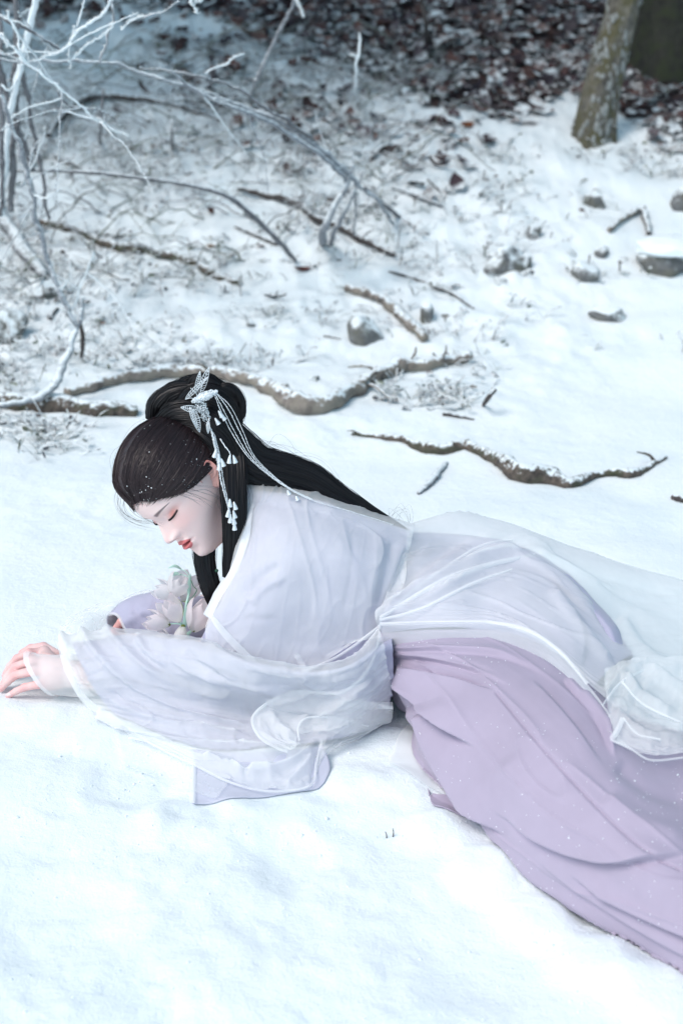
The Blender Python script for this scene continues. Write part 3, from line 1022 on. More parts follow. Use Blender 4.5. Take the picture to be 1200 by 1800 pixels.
# ------------------------------------------------------------------ trees
def tree(name, pix, Yb, path, rad, mt, label, lichen=False, seed=1):
    """trunk leaning along pixel path, limbs and a crown above the frame"""
    rg = np.random.default_rng(seed)
    base = G(*pix)[0]
    root = empty(name, base)
    p = [base + np.array([0, 0, -0.12])] + [PY(q[0], q[1], base[1] + dy) for q, dy in path]
    last = p[-1]
    p += [last + np.array([0.02, 0.1, 1.3]), last + np.array([-0.05, 0.1, 3.2]), last + np.array([0.0, 0.2, 5.5])]
    rad = list(rad) + [rad[-1] * .85, rad[-1] * .6, rad[-1] * .2]
    pr = crom(np.concatenate([np.array(p), np.array(rad)[:, None]], 1), 160)
    pts, rr = pr[:, :3], pr[:, 3]
    g = tube_grid(pts, rr, 44, 0.0)
    # fluted bark and root flare
    q = g.reshape(-1, 3)
    ctr = np.repeat(np.concatenate([pts[:1], pts, pts[-1:]]), 44, 0)
    d = q - ctr
    an = np.arctan2(d[:, 1], d[:, 0])
    zz = q[:, 2] - base[2]
    fl = 0.16 * np.exp(-np.maximum(zz, 0) / 0.22) * np.cos(an * 4 + 1.0 + 0.6 * np.sin(an * 2)) + 0.055 * np.sin(an * 11 + 2 * np.sin(zz * 3)) * 0.6
    fl += 0.12 * fbm(np.stack([np.cos(an) * 2.4, np.sin(an) * 2.4, zz * 2.2], 1) + seed, 4)
    fl += 0.06 * fbm(np.stack([np.cos(an) * 7, np.sin(an) * 7, zz * 7], 1) + seed, 3)
    g = (ctr + d * (1 + fl)[:, None]).reshape(g.shape)
    trunk = Geo().grid(g, wrap=True).build('trunk', M[mt], root)
    if lichen:                                       # crusts of lichen and snow standing off the bark
        lgc = Geo()
        mid = g[2:58].reshape(-1, 3)
        sel = fbm(mid * np.array([16, 16, 9]) + 5, 3)
        zz = mid[:, 2] - base[2]
        pr_ = sel - 0.12 + 0.55 * np.exp(-np.maximum(zz, 0) / 0.25) + rg.normal(0, 0.15, len(sel))
        idx = np.where(pr_ > 0.05)[0]
        for i in rg.choice(idx, min(len(idx), 2000), replace=False):
            a = mid[i] + np.array([0, 0, rg.normal(0, .02)])
            c0 = pts[np.argmin(np.abs(pts[:, 2] - a[2]))]
            o_ = a - c0
            o_[2] = 0
            o_ /= np.linalg.norm(o_) + 1e-9
            s = np.cross(o_, [0, 0, 1.0])
            r = rg.uniform(0.003, 0.010) * (1.6 if rg.uniform() < .12 else 1)
            a = a + s * rg.normal(0, .008)
            t0 = np.array([0, 0, 1.0])
            k = 6
            ang = np.linspace(0, 6.28, k, endpoint=False) + rg.uniform(0, 1)
            rim = [a + o_ * 0.002 + (s * math.cos(v) + t0 * math.sin(v) * 2.2) * r * rg.uniform(.6, 1.3) for v in ang]
            lgc.add([a + o_ * (0.003 + r * 0.5)] + rim, [[0, 1 + j, 1 + (j + 1) % k] for j in range(k)])
        lo = lgc.build('lichen', M['lichen'], trunk)
        lo['kind'] = 'stuff'
    # limbs and crown, out of view, spread wide to shade the bank
    cg = Geo()
    for k in range(34):
        t = rg.uniform(0.50, 0.97)
        i = int(t * 159)
        a = pts[i]
        az = rg.uniform(0, 6.28)
        L = rg.uniform(1.4, 2.7) * (1.35 - t * 0.75)
        dv = np.array([math.cos(az), math.sin(az), 0.12])
        e = a + dv * L
        cpath = crom([a, a + dv * L * 0.5 + np.array([0, 0, 0.12]), e], 12)
        Geo().grid(tube_grid(cpath, np.linspace(rr[i] * .4, 0.006, 12), 7, 0.2, seed=k), wrap=True).build('limb', M[mt], root)
        n = 480
        tt = rg.uniform(0.15, 1.05, n)
        ctr_ = a + dv * (L * tt)[:, None] + rg.normal(0, 1, (n, 3)) * np.array([.26, .26, .12])
        dd = rg.normal(0, 1, (n, 3))
        dd /= np.linalg.norm(dd, axis=1, keepdims=True)
        ss = np.cross(dd, rg.normal(0, 1, (n, 3)))
        ss /= np.linalg.norm(ss, axis=1, keepdims=True)
        ll = rg.uniform(0.06, 0.15, (n, 1))
        quad = np.stack([ctr_ - dd * ll, ctr_ + ss * ll * .28, ctr_ + dd * ll, ctr_ - ss * ll * .28], 1)
        cg.add(quad.reshape(-1, 3), np.arange(n * 4).reshape(-1, 4))
    cr = cg.build('crown', M['needles'], root, shade=False)
    tag(root, label, 'tree')
    return root


m, nt, b = new_mat('needles')
nt.links.new(ramp(nt, noise(nt, 6, 3, 0.6, geo_pos(nt)), [(0.3, (0.03, 0.045, 0.03)), (0.7, (0.09, 0.11, 0.07))]), b.inputs['Base Color'])
b.inputs['Roughness'].default_value = 0.8
M['needles'] = m
tree('lichened_tree', (1042, 242), 0, [((1047, 222), 0), ((1056, 165), .03), ((1074, 90), .08), ((1090, 30), .12), ((1102, -20), .16), ((1116, -90), .2)],
     [.105, .078, .074, .070, .066, .062, .060], 'trunk_lichen', 'pale lichened tree trunk leaning in front of the darker trunk', True, 5)
tree('dark_tree', (1184, 122), 0, [((1184, 114), 0), ((1186, 60), .02), ((1188, 0), .04), ((1190, -60), .06)],
     [.25, .215, .20, .195, .19], 'trunk_dark', 'broad dark mossy tree trunk behind the lichened tree', False, 8)

def shade_evergreen(x, y, label, seed):  # evergreen outside the view, added so that its crown shades the bank
    rg = np.random.default_rng(seed)
    z = float(hq(np.array([x]), np.array([y]))[0])
    base = np.array([x, y, z])
    root = empty('unseen_shade_tree', base)
    pts = crom([base + [0, 0, -.1], base + [0.03, 0, 2.0], base + [0.0, 0.05, 4.5], base + [0.02, 0, 7.5]], 60)
    rr = np.linspace(.20, .02, 60)
    Geo().grid(tube_grid(pts, rr, 20, 0.25, seed=seed, rsc=5), wrap=True).build('trunk', M['trunk_dark'], root)
    cg = Geo()
    for k in range(44):
        t = rg.uniform(0.30, 0.97)
        i = int(t * 59)
        az = rg.uniform(0, 6.28)
        L = rg.uniform(1.4, 2.9) * (1.3 - t)
        dv = np.array([math.cos(az), math.sin(az), 0.05])
        a = pts[i]
        Geo().grid(tube_grid(crom([a, a + dv * L * .5 + [0, 0, .1], a + dv * L], 8), np.linspace(rr[i] * .35, .005, 8), 6), wrap=True).build('limb', M['trunk_dark'], root)
        n = 420
        tt = rg.uniform(.1, 1.05, n)
        cc = a + dv * (L * tt)[:, None] + rg.normal(0, 1, (n, 3)) * np.array([.24, .24, .10])
        dd = rg.normal(0, 1, (n, 3))
        dd /= np.linalg.norm(dd, axis=1, keepdims=True)
        ss = np.cross(dd, rg.normal(0, 1, (n, 3)))
        ss /= np.linalg.norm(ss, axis=1, keepdims=True)
        ll = rg.uniform(.06, .15, (n, 1))
        cg.add(np.stack([cc - dd * ll, cc + ss * ll * .28, cc + dd * ll, cc - ss * ll * .28], 1).reshape(-1, 3), np.arange(n * 4).reshape(-1, 4))
    cg.build('crown', M['needles'], root, shade=False)
    tag(root, label, 'tree', 'unseen evergreens added to shade the bank')


shade_evergreen(-2.9, 6.2, 'unseen evergreen tree added beside the frosted shrub to shade the bank', 61)

# ------------------------------------------------------------------ the woman: head
HEAD_R = np.array([[-0.44454037, 0.57011765, -0.690905], [-0.7411673, -0.66725969, -0.07372612], [-0.50304563, 0.47930195, 0.71917643]])
HEAD_T = np.array([-0.2845, 2.42, 0.3661])
HEAD_S = 0.985


def H2W(p):
    return (np.asarray(p, float) * HEAD_S) @ HEAD_R.T + HEAD_T


def tab(rows, s):
    a = np.array(rows, float)
    d = crom(a, 500)
    o = np.argsort(d[:, 0])
    return np.interp(s, d[o, 0], d[o, 1])


XF = [(-.26, .012), (-.15, .012), (-.125, .016), (-.116, .028), (-.1105, .050), (-.106, .068), (-.098, .0775), (-.085, .081), (-.065, .0825), (-.045, .0845), (-.025, .0855), (-.005, .0850), (.012, .0850), (.028, .0900), (.05, .0905), (.07, .084), (.09, .071), (.108, .051), (.120, .028), (.127, .005), (.1285, -.008)]
XB = [(-.26, -.062), (-.15, -.062), (-.1, -.060), (-.06, -.066), (-.03, -.080), (0, -.093), (.03, -.099), (.06, -.096), (.09, -.083), (.108, -.064), (.120, -.040), (.127, -.018), (.1285, -.010)]
WW = [(-.26, .052), (-.15, .048), (-.125, .044), (-.116, .039), (-.1105, .037), (-.106, .0365), (-.098, .0395), (-.085, .0455), (-.065, .0545), (-.045, .0610), (-.025, .0655), (-.005, .0690), (.012, .0705), (.03, .0725), (.05, .0730), (.07, .0690), (.09, .0590), (.108, .0430), (.120, .0250), (.127, .008), (.1285, .001)]
NOSE = [(-.06, 0), (-.039, 0.000), (-.0365, .004), (-.034, .0115), (-.031, .0185), (-.0265, .0222), (-.0215, .0226), (-.016, .0202), (-.008, .0152), (.002, .0102), (.012, .0056), (.020, .0030), (.03, .001), (.045, 0), (.1, 0)]
NSIG = [(-.06, .009), (-.038, .0095), (-.03, .0098), (-.022, .0096), (-.012, .0080), (.0, .0064), (.015, .0075), (.03, .011), (.1, .014)]


def ga(v, c, s):
    return np.exp(-((v - c) / s) ** 2)


def head_surface(s, ph, feat=True):
    """s: ring height at the front, ph: angle (0 = front, pi/2 = left). Returns head-local points."""
    xf, xb, w = tab(XF, s), tab(XB, s), tab(WW, s)
    xc = np.where(s > -.1, -.004 + 0 * s, -.022)
    xc = -.004 - .018 * smooth(-.095, -.118, s)
    c, sn = np.cos(ph), np.sin(ph)
    nf = 2.0 + 0.30 * smooth(.09, .04, s) - 0.10 * smooth(-.07, -.105, s)
    e = np.where(c > 0, 2 / nf, 2 / 2.08)
    cx = np.sign(c) * np.abs(c) ** e
    sy = np.sign(sn) * np.abs(sn) ** e
    x = np.where(c > 0, xc + (xf - xc) * cx, xc + (xc - xb) * cx)
    y = w * sy
    k = 0.52 * smooth(-.015, -.108, s)
    z = s + k * np.clip(xf - x, 0, .092)
    if feat:
        fr = smooth(0.0, 0.4, c)
        ay = np.abs(y)
        dx = tab(NOSE, s) * np.exp(-(ay / tab(NSIG, s)) ** 2.0)
        dx = dx + .0105 * ga(ay, .0115, .0052) * ga(s, -.0275, .0062)               # wings of the nose
        dx = dx - .0045 * ga(ay, .0062, .0032) * ga(s, -.0345, .0020)               # nostrils
        dx = dx - .0018 * ga(ay, .0185, .004) * ga(s, -.0335, .006)
        dx = dx - .0085 * ga(ay, .029, .0150) * ga(s, .0100, .0105)                 # eye sockets
        dx = dx - .0040 * ga(ay, .0145, .0050) * ga(s, .0070, .0075)
        dx = dx + .0066 * ga(ay, .031, .0125) * ga(s, .0080, .0078)                 # lids over the eyeballs
        dx = dx + .0016 * ga(ay, .024, .02) * ga(s, .0285, .0075)                   # brow
        lash = lash_s(ay)
        inl = ga(ay, .0315, .0150) ** 2
        dx = dx - .0022 * inl * ga(s, lash - .0012, .0013)                          # the slit below the lashes
        dx = dx + .0010 * inl * ga(s, lash + .0020, .0018)
        dx = dx - .0010 * inl * ga(s, lash + .0085, .0016)                          # lid crease
        dx = dx + .0026 * ga(ay, .036, .018) * ga(s, -.022, .015)                   # cheeks
        # mouth
        wy = np.exp(-(ay / .0205) ** 4)
        up = .0070 * np.exp(-(ay / .0170) ** 2.4) * ga(s, -.0492 - .06 * ay, .0040)
        lo = .0092 * np.exp(-(ay / .0150) ** 2.6) * ga(s, -.0618 + .12 * ay, .0050)
        dx = dx + up + lo + .0022 * ga(ay, 0, .030) * ga(s, -.053, .016)
        dx = dx - .0072 * wy * ga(s, -.0552 + .03 * ay, .0019)
        dx = dx - .0012 * ga(ay, 0, .0028) * ga(s, -.0415, .004)
        dx = dx - .0026 * ga(ay, .0235, .0036) * ga(s, -.0545, .0045)
        dx = dx - .0030 * ga(ay, 0, .014) * ga(s, -.0755, .0055)
        dx = dx + .0052 * ga(ay, 0, .0150) * ga(s, -.0930, .0105)                   # chin
        x = x + dx * fr
    return np.stack(np.broadcast_arrays(x, y, z), -1)


def lash_s(ay):
    t = (ay - .017) / .030
    return .0030 + .0055 * t - .0075 * np.clip(t * (1 - t), -.2, 1) * 1.0


def brow_s(ay):
    t = (ay - .013) / .037
    return .0245 + .0125 * t - .0075 * t * t


SK = np.array([0.88, 0.675, 0.645])


def skin_colour(s, y, c):
    ay = np.abs(y)
    col = np.broadcast_to(SK, s.shape + (3,)).copy()

    def mix(m, cc):
        nonlocal col
        col = col * (1 - m[..., None]) + np.array(cc) * m[..., None]
    front = smooth(0.0, 0.25, c)
    mix(.42 * ga(ay, .040, .022) * ga(s, -.012, .020) * front, (.72, .36, .34))
    mix(.20 * ga(ay, 0, .012) * ga(s, -.024, .012) * front, (.74, .38, .36))
    mix(.72 * ga(ay, .038, .0135) * smooth(-.004, .0, s - lash_s(ay)) * ga(s - lash_s(ay), .004, .008) * front, (.60, .16, .12))
    mix(.20 * ga(ay, .036, .012) * ga(s - lash_s(ay), -.004, .004) * front, (.60, .22, .18))
    # brow
    tb = (ay - .012) / .040
    bw = .0042 * np.clip(1.15 - tb, 0.25, 1)
    mix(.80 * smooth(1.35, .35, np.abs(s - brow_s(ay)) / bw) * smooth(-.04, .10, tb) * smooth(1.05, .90, tb) * front, (.075, .055, .06))
    # lash line
    inl = smooth(.0165, .0195, ay) * smooth(.0480, .0455, ay)
    mix(.92 * smooth(1.3, .6, np.abs(s - lash_s(ay) + .0005) / .0020) * inl * front, (.025, .015, .018))
    # lips
    upm = smooth(1.12, .90, ((s + .0500 + .06 * ay) / .0056) ** 2 + (ay / .0215) ** 2) * smooth(-.0565, -.0550, s)
    lom = smooth(1.12, .90, ((s + .0612 - .10 * ay) / .0072) ** 2 + (ay / .0185) ** 2) * smooth(-.0540, -.0555, s)
    lip = np.clip(upm + lom, 0, 1) * front
    mix(lip * .90, (.62, .13, .14))
    mix(.8 * lip * ga(s, -.0552 + .03 * ay, .0016), (.16, .01, .015))
    mix(.8 * ga(ay, .0065, .0028) * ga(s, -.0347, .0020) * front, (.18, .07, .06))
    return col


_sr = np.concatenate([np.linspace(.1285, .05, 44), np.linspace(.0485, -.118, 250), np.linspace(-.122, -.26, 14)])
_f = np.linspace(0, 1, 150)
_pr = np.concatenate([(_f ** 1.15) * math.pi])
_pr = np.concatenate([_pr, -_pr[-2:0:-1]])
S_, PH_ = np.meshgrid(_sr, _pr, indexing='ij')
HEADG = head_surface(S_, PH_)
HEADC = skin_colour(S_, HEADG[..., 1], np.cos(PH_))
body_geo = Geo()
body_geo.grid(H2W(HEADG), wrap=True, col=HEADC.reshape(-1, 3))


def ear(side):
    nu, nv = 26, 64
    r = np.linspace(0, 1, nu)[:, None]
    a = np.linspace(0, 2 * math.pi, nv, endpoint=False)[None, :]
    out = 1 + .10 * np.cos(2 * a + .6) - .10 * np.cos(3 * a + 1.2)
    X = -r * .0175 * np.cos(a) * out * (1 + .25 * np.sin(a))
    Z = r * .0310 * np.sin(a) * out
    D = .0155 * smooth(.0, .75, -X / .018 + .55) * r ** .5             # stands off towards the back
    rim = .0050 * ga(r, .90, .10) * smooth(-.7, -.2, np.sin(a) + .55 * np.cos(a) * 1.0)
    D = D + rim - .0075 * ga(X, .001, .0075) * ga(Z, -.003, .010) + .0035 * ga(np.hypot((X + .003), (Z - .004)), .011, .003)
    D = D - .006 * smooth(.94, 1.0, r)
    g = np.stack([X - .016, .0665 + D, Z * np.ones_like(a) + .001 - .18 * X], -1)
    g[..., 1] *= side
    col = np.broadcast_to(np.array([0.72, 0.40, 0.36]), g.shape).copy()
    red = (ga(r, .95, .25) * smooth(-.2, .8, np.sin(a) * np.ones_like(r)))[..., None] * .6
    col = col * (1 - red) + np.array([.66, .19, .16]) * red
    body_geo.grid(H2W(g if side > 0 else g[:, ::-1]), wrap=True, col=col.reshape(-1, 3))


ear(1)
ear(-1)


# ------------------------------------------------------------------ body and hands from a distance field
def cone(p, a, b, ra, rb):
    a, b = np.asarray(a, float), np.asarray(b, float)
    ab = b - a
    t = np.clip(((p - a) @ ab) / (ab @ ab), 0, 1)
    return np.linalg.norm(p - a - t[..., None] * ab, axis=-1) - (ra + (rb - ra) * t)


def smin(a, b, k):
    h = np.clip(.5 + .5 * (b - a) / k, 0, 1)
    return b * (1 - h) + a * h - k * h * (1 - h)


def surface_nets(fn, lo, hi, h):
    lo, hi = np.asarray(lo, float), np.asarray(hi, float)
    n = np.ceil((hi - lo) / h).astype(int) + 1
    ax = [lo[k] + h * np.arange(n[k]) for k in range(3)]
    X = np.stack(np.meshgrid(*ax, indexing='ij'), -1)
    F = fn(X.reshape(-1, 3)).reshape(n)
    s = F < 0
    cs = np.zeros(n - 1, int)
    for dx in (0, 1):
        for dy in (0, 1):
            for dz in (0, 1):
                cs += s[dx:n[0] - 1 + dx, dy:n[1] - 1 + dy, dz:n[2] - 1 + dz]
    act = (cs > 0) & (cs < 8)
    idx = -np.ones(n - 1, int)
    ci = np.argwhere(act)
    idx[act] = np.arange(len(ci))
    acc = np.zeros((len(ci), 3))
    cnt = np.zeros(len(ci))
    cr = [(a, b) for a in range(8) for b in range(a + 1, 8) if bin(a ^ b).count('1') == 1]
    off = np.array([[(k >> 2) & 1, (k >> 1) & 1, k & 1] for k in range(8)])
    for a, b in cr:
        pa, pb = ci + off[a], ci + off[b]
        fa, fb = F[tuple(pa.T)], F[tuple(pb.T)]
        m = (fa < 0) != (fb < 0)
        t = np.where(m, fa / np.where(m, fa - fb, 1), 0)[:, None]
        acc += np.where(m[:, None], pa + (pb - pa) * t, 0)
        cnt += m
    V = lo + h * acc / cnt[:, None]
    faces = []
    for ax_ in range(3):
        o = [0, 0, 0]
        o[ax_] = 1
        a = s[:n[0] - o[0], :n[1] - o[1], :n[2] - o[2]]
        b = s[o[0]:, o[1]:, o[2]:]
        e = np.argwhere(a != b)
        u, v = (ax_ + 1) % 3, (ax_ + 2) % 3
        ok = (e[:, u] > 0) & (e[:, v] > 0) & (e[:, u] < n[u] - 1) & (e[:, v] < n[v] - 1)
        e = e[ok]
        q = []
        for du, dv in ((1, 1), (0, 1), (0, 0), (1, 0)):
            c = e.copy()
            c[:, u] -= du
            c[:, v] -= dv
            q.append(idx[tuple(c.T)])
        q = np.stack(q, 1)
        fl = a[tuple(e.T)]
        q[~fl] = q[~fl][:, ::-1]
        faces.append(q)
    f = np.concatenate(faces)
    return V, f[(f >= 0).all(1)]


# joints (metres, world)
NECK0 = H2W((-.022, 0, -.12))
SHL = PY(515, 975, 2.37)
SHR = PY(455, 905, 2.57)
CHEST = (SHL + SHR) / 2 + np.array([0.07, 0.0, -0.05])
WAIST = PY(700, 1040, 2.44)
PELV = PY(850, 1050, 2.47)
ELL = P(345, 1190, .052)
WRL = P(98, 1184, .050)
ELR = P(430, 1100, .070) + np.array([0.02, .14, 0])
WRR = P(299, 1088, .058) + np.array([0.0, .0, 0])
KNL = P(1120, 1480, .06)
KNR = P(1150, 1460, .05)
FTL = P(1420, 1600, .03)
FTR = P(1420, 1550, .03)


def body_sdf(p):
    d = cone(p, CHEST, WAIST, .105, .085)
    d = smin(d, cone(p, SHL, SHR, .055, .060), .06)
    d = smin(d, cone(p, SHL * .5 + SHR * .5, CHEST, .08, .10), .05)
    d = smin(d, cone(p, WAIST, PELV, .085, .105), .05)
    d = smin(d, cone(p, NECK0, (SHL + SHR) / 2 + [0.02, 0, 0], .044, .058), .035)
    d = smin(d, cone(p, SHL, ELL, .045, .036), .03)
    d = smin(d, cone(p, ELL, WRL, .036, .025), .02)
    d = smin(d, cone(p, SHR, ELR, .050, .038), .03)
    d = smin(d, cone(p, ELR, WRR, .038, .025), .02)
    for kn, ft, o in ((KNL, FTL, [-.0, -.05, -.02]), (KNR, FTR, [0.0, .0, -.03])):
        d = smin(d, cone(p, PELV + o, kn, .068, .048), .05)
        d = smin(d, cone(p, kn, ft, .056, .036), .03)
    return d


V, F = surface_nets(body_sdf, (-.62, 1.2, -.05), (1.15, 2.95, .62), .012)
body_geo.add(V, F, col=SK)


def finger_field(p, chains, palm):
    d = None
    for a, b, ra, rb in palm:
        c = cone(p, a, b, ra, rb)
        d = c if d is None else smin(d, c, .012)
    for ch in chains:
        e = None
        for (a, ra), (b, rb) in zip(ch[:-1], ch[1:]):
            c = cone(p, a, b, ra, rb)
            e = c if e is None else smin(e, c, .003)
        d = smin(d, e, .0045)
    return d


HZ = float(hq(P(40, 1195, 0)[0], P(40, 1195, 0)[1]))
lch = []
for pix, zz in (
        ([(78, 1146), (52, 1148), (31, 1158), (18, 1172), (9, 1187)], (.056, .062, .052, .033, .012)),
        ([(80, 1160), (54, 1163), (27, 1172), (14, 1188), (5, 1204)], (.058, .064, .051, .030, .010)),
        ([(82, 1177), (58, 1180), (28, 1186), (14, 1198), (2, 1211)], (.052, .056, .044, .026, .009)),
        ([(88, 1200), (68, 1203), (44, 1208), (29, 1215), (15, 1223)], (.036, .038, .029, .018, .009))):
    R0 = .0082 if pix[0][1] < 1190 else .0072
    rr = (R0 * 1.12, R0 * 1.08, R0, R0 * .88, R0 * .74)
    lch.append([(P(x, y, HZ + z), r) for (x, y), z, r in zip(pix, zz, rr)])
th = [(P(96, 1165, HZ + .04), .011), (P(72, 1150, HZ + .028), .010), (P(50, 1152, HZ + .018), .0085), (P(34, 1160, HZ + .010), .0070)]
lch.append([(q + np.array([0, .028, 0]), r) for q, r in th])
wr = WRL + np.array([0, 0, .0])
lpalm = [(wr, lch[k][0][0], .022, .0125) for k in range(4)] + [(wr + [.05, 0, 0], wr, .025, .024)]


def lhand(p):
    return finger_field(p, lch, lpalm)


lo = np.min([q for ch in lch for q, _ in ch] + [wr + [.06, 0, 0], wr], 0) - .035
hi = np.max([q for ch in lch for q, _ in ch] + [wr + [.06, 0, 0], wr], 0) + .035
V, F = surface_nets(lhand, lo, hi, .0017)
pk = np.min([np.linalg.norm(V - ch[i][0], axis=1) for ch in lch for i in (1, 2, -1)], 0)
t = ga(pk, 0, .013)[:, None] * .70
hc = np.array([.80, .56, .54]) * (1 - t) + np.array([.78, .36, .36]) * t
for ch in lch[:4]:                                           # nails
    tip, pre = ch[4][0], ch[3][0]
    dv = (tip - pre) / np.linalg.norm(tip - pre)
    q = V - (tip - dv * .002)
    m = (np.linalg.norm(q - (q @ dv)[:, None] * dv * .55, axis=1) < .0062) & (V[:, 2] > tip[2] + .0025)
    hc[m] = (.84, .62, .61)
body_geo.add(V, F, col=hc)


# right hand, curled under the far sleeve
rch = []
for k in range(4):
    b0 = WRR + np.array([-.062 + .004 * k, -.028 + .018 * k, .004])
    rch.append([(b0, .0088), (b0 + [-.030, 0, .004], .0082), (b0 + [-.044, .002, -.016], .0074), (b0 + [-.030, .002, -.030], .0066)])
rch.append([(WRR + [-.02, -.03, 0], .011), (WRR + [-.05, -.046, -.006], .0095), (WRR + [-.075, -.05, -.016], .0075)])
rpalm = [(WRR, rch[k][0][0], .021, .0125) for k in range(4)]
V, F = surface_nets(lambda p: finger_field(p, rch, rpalm), WRR - [.15, .09, .09], WRR + [.05, .09, .07], .003)
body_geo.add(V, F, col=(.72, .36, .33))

m, nt, b = new_mat('skin')
a = nt.nodes.new('ShaderNodeAttribute')
a.attribute_name = 'col'
nt.links.new(a.outputs['Color'], b.inputs['Base Color'])
b.inputs['Roughness'].default_value = 0.48
b.inputs['Specular IOR Level'].default_value = 0.35
b.inputs['Subsurface Weight'].default_value = 0.12
b.inputs['Subsurface Radius'].default_value = (1.0, 0.35, 0.2)
b.inputs['Subsurface Scale'].default_value = 0.006
bump(nt, b, noise(nt, 900, 2, 0.5, geo_pos(nt)), 0.08, 0.001)
M['skin'] = m
person = body_geo.build('person', M['skin'])
tag(person, 'woman in white and lilac robes lying propped on her elbows in the snow', 'person')

# ------------------------------------------------------------------ hair
def mat_hair(name, c0, c1):
    m, nt, b = new_mat(name)
    a = nt.nodes.new('ShaderNodeAttribute')
    a.attribute_name = 'col'
    nt.links.new(a.outputs['Color'], b.inputs['Base Color'])
    b.inputs['Roughness'].default_value = 0.36
    b.inputs['Specular IOR Level'].default_value = 0.32
    M[name] = m


mat_hair('hair', 0, 0)
HB = np.array([0.034, 0.022, 0.025])
HK = np.array([0.0060, 0.0052, 0.0070])
HC = np.array([-.004, 0, .046])                 # centre the cap's rays start from
hrg = np.random.default_rng(3)


def cap_r(d):
    a = np.where(d[..., 0] > 0, .1160, .1130)
    c = np.where(d[..., 2] > 0, .1010, .1200)
    return 1 / np.sqrt((d[..., 0] / a) ** 2 + (d[..., 1] / .0850) ** 2 + (d[..., 2] / c) ** 2)


_hp = head_surface(S_, PH_, False)[::3, ::3].reshape(-1, 3) - HC
_hr = np.linalg.norm(_hp, axis=1)
_hd = _hp / _hr[:, None]


def skull_r(d):
    sh = d.shape[:-1]
    q = d.reshape(-1, 3)
    o = np.empty(len(q))
    for k in range(0, len(q), 2000):
        o[k:k + 2000] = _hr[np.argmax(q[k:k + 2000] @ _hd.T, 1)]
    return o.reshape(sh)


# where the bun sits: the point of the middle line that falls on photo pixel (352, 722)
_t = np.linspace(1.2, 3.4, 300)
_d = np.stack([np.cos(_t), 0 * _t + .06, np.sin(_t)], -1)
_d /= np.linalg.norm(_d, axis=1, keepdims=True)
_q = proj(H2W(HC + _d * cap_r(_d)[:, None]))
BUN_D = _d[np.argmin(((_q - [352, 728]) ** 2).sum(1))]
BUN_W = H2W(HC + BUN_D * cap_r(BUN_D))

HLINE = [(.0885, 0, .066), (.0858, .018, .065), (.0805, .036, .054), (.0715, .052, .046), (.0595, .0625, .034), (.043, .067, .025), (.022, .0685, .018), (.004, .0690, .014), (-.012, .0690, .030),
         (-.028, .0690, .030), (-.040, .064, -.002), (-.052, .050, -.035), (-.060, .028, -.058), (-.062, 0, -.066)]
_hl = np.array(HLINE)
_hl = np.concatenate([_hl, (_hl * np.array([1, -1, 1]))[-2:0:-1], _hl[:1]])
_hl = crom(_hl, 721)[:-1]
_hdir = (_hl - HC) / np.linalg.norm(_hl - HC, axis=1, keepdims=True)


def slerp(a, b, t):
    w = np.arccos(np.clip((a * b).sum(-1), -1, 1))[..., None]
    t = t[..., None]
    return (np.sin((1 - t) * w) * a + np.sin(t * w) * b) / np.sin(w)


def hair_flow(v, u, lift=0.0, wob=0.0):
    """v: index along the hairline (0..1), u: 0 at the hairline .. 1 at the bun"""
    i = np.floor(v * 720).astype(int) % 720
    a = _hdir[i]
    side = np.where(a[..., 1:2] >= 0, 1.0, -1.0)
    # strands first run back along the head, then turn up to the bun
    mid = np.concatenate([BUN_D[0:1] * 0 + .05, [0.0], [.9]])
    d = slerp(a, np.broadcast_to(BUN_D, a.shape), u)
    bend = np.sin(np.pi * u)[..., None] * np.array([-.10, 0, -.16]) * smooth(.0, .6, np.abs(a[..., 1]) / .7)[..., None]
    bend = bend + side * np.sin(np.pi * u)[..., None] * np.array([0, .10, 0])
    d = d + bend
    d /= np.linalg.norm(d, axis=-1, keepdims=True)
    rs, rc = skull_r(d), cap_r(d)
    w = smooth(0.0, .20, u)
    r = rs * (1 - w) + np.maximum(rc, rs + .006) * w + .0025 * (1 - w) + lift
    return HC + d * r[..., None]


def strands(ge, paths, w, col, jit=0.35):
    """flat ribbons along paths (n, k, 3)"""
    n, k, _ = paths.shape
    T = np.gradient(paths, axis=1)
    view = np.array([0.1, -0.9, 0.4])
    s = np.cross(T, view + hrg.normal(0, jit, (n, 1, 3)))
    s /= np.linalg.norm(s, axis=2, keepdims=True) + 1e-9
    taper = np.minimum(1, np.linspace(1.0, 0.0, k) * 5 + .25)[None, :, None]
    ww = np.broadcast_to(np.asarray(w, float).reshape(-1, 1, 1), (n, 1, 1))
    g = np.stack([paths - s * ww * taper, paths + s * ww * taper], 2)      # n,k,2,3
    i = np.arange(n)[:, None] * k * 2
    j = np.arange(k - 1)[None, :] * 2
    f = np.stack([i + j, i + j + 1, i + j + 3, i + j + 2], -1).reshape(-1, 4)
    cc = np.repeat(col, k * 2, 0) if np.ndim(col) == 2 else col
    ge.add(g.reshape(-1, 3), f, col=cc)


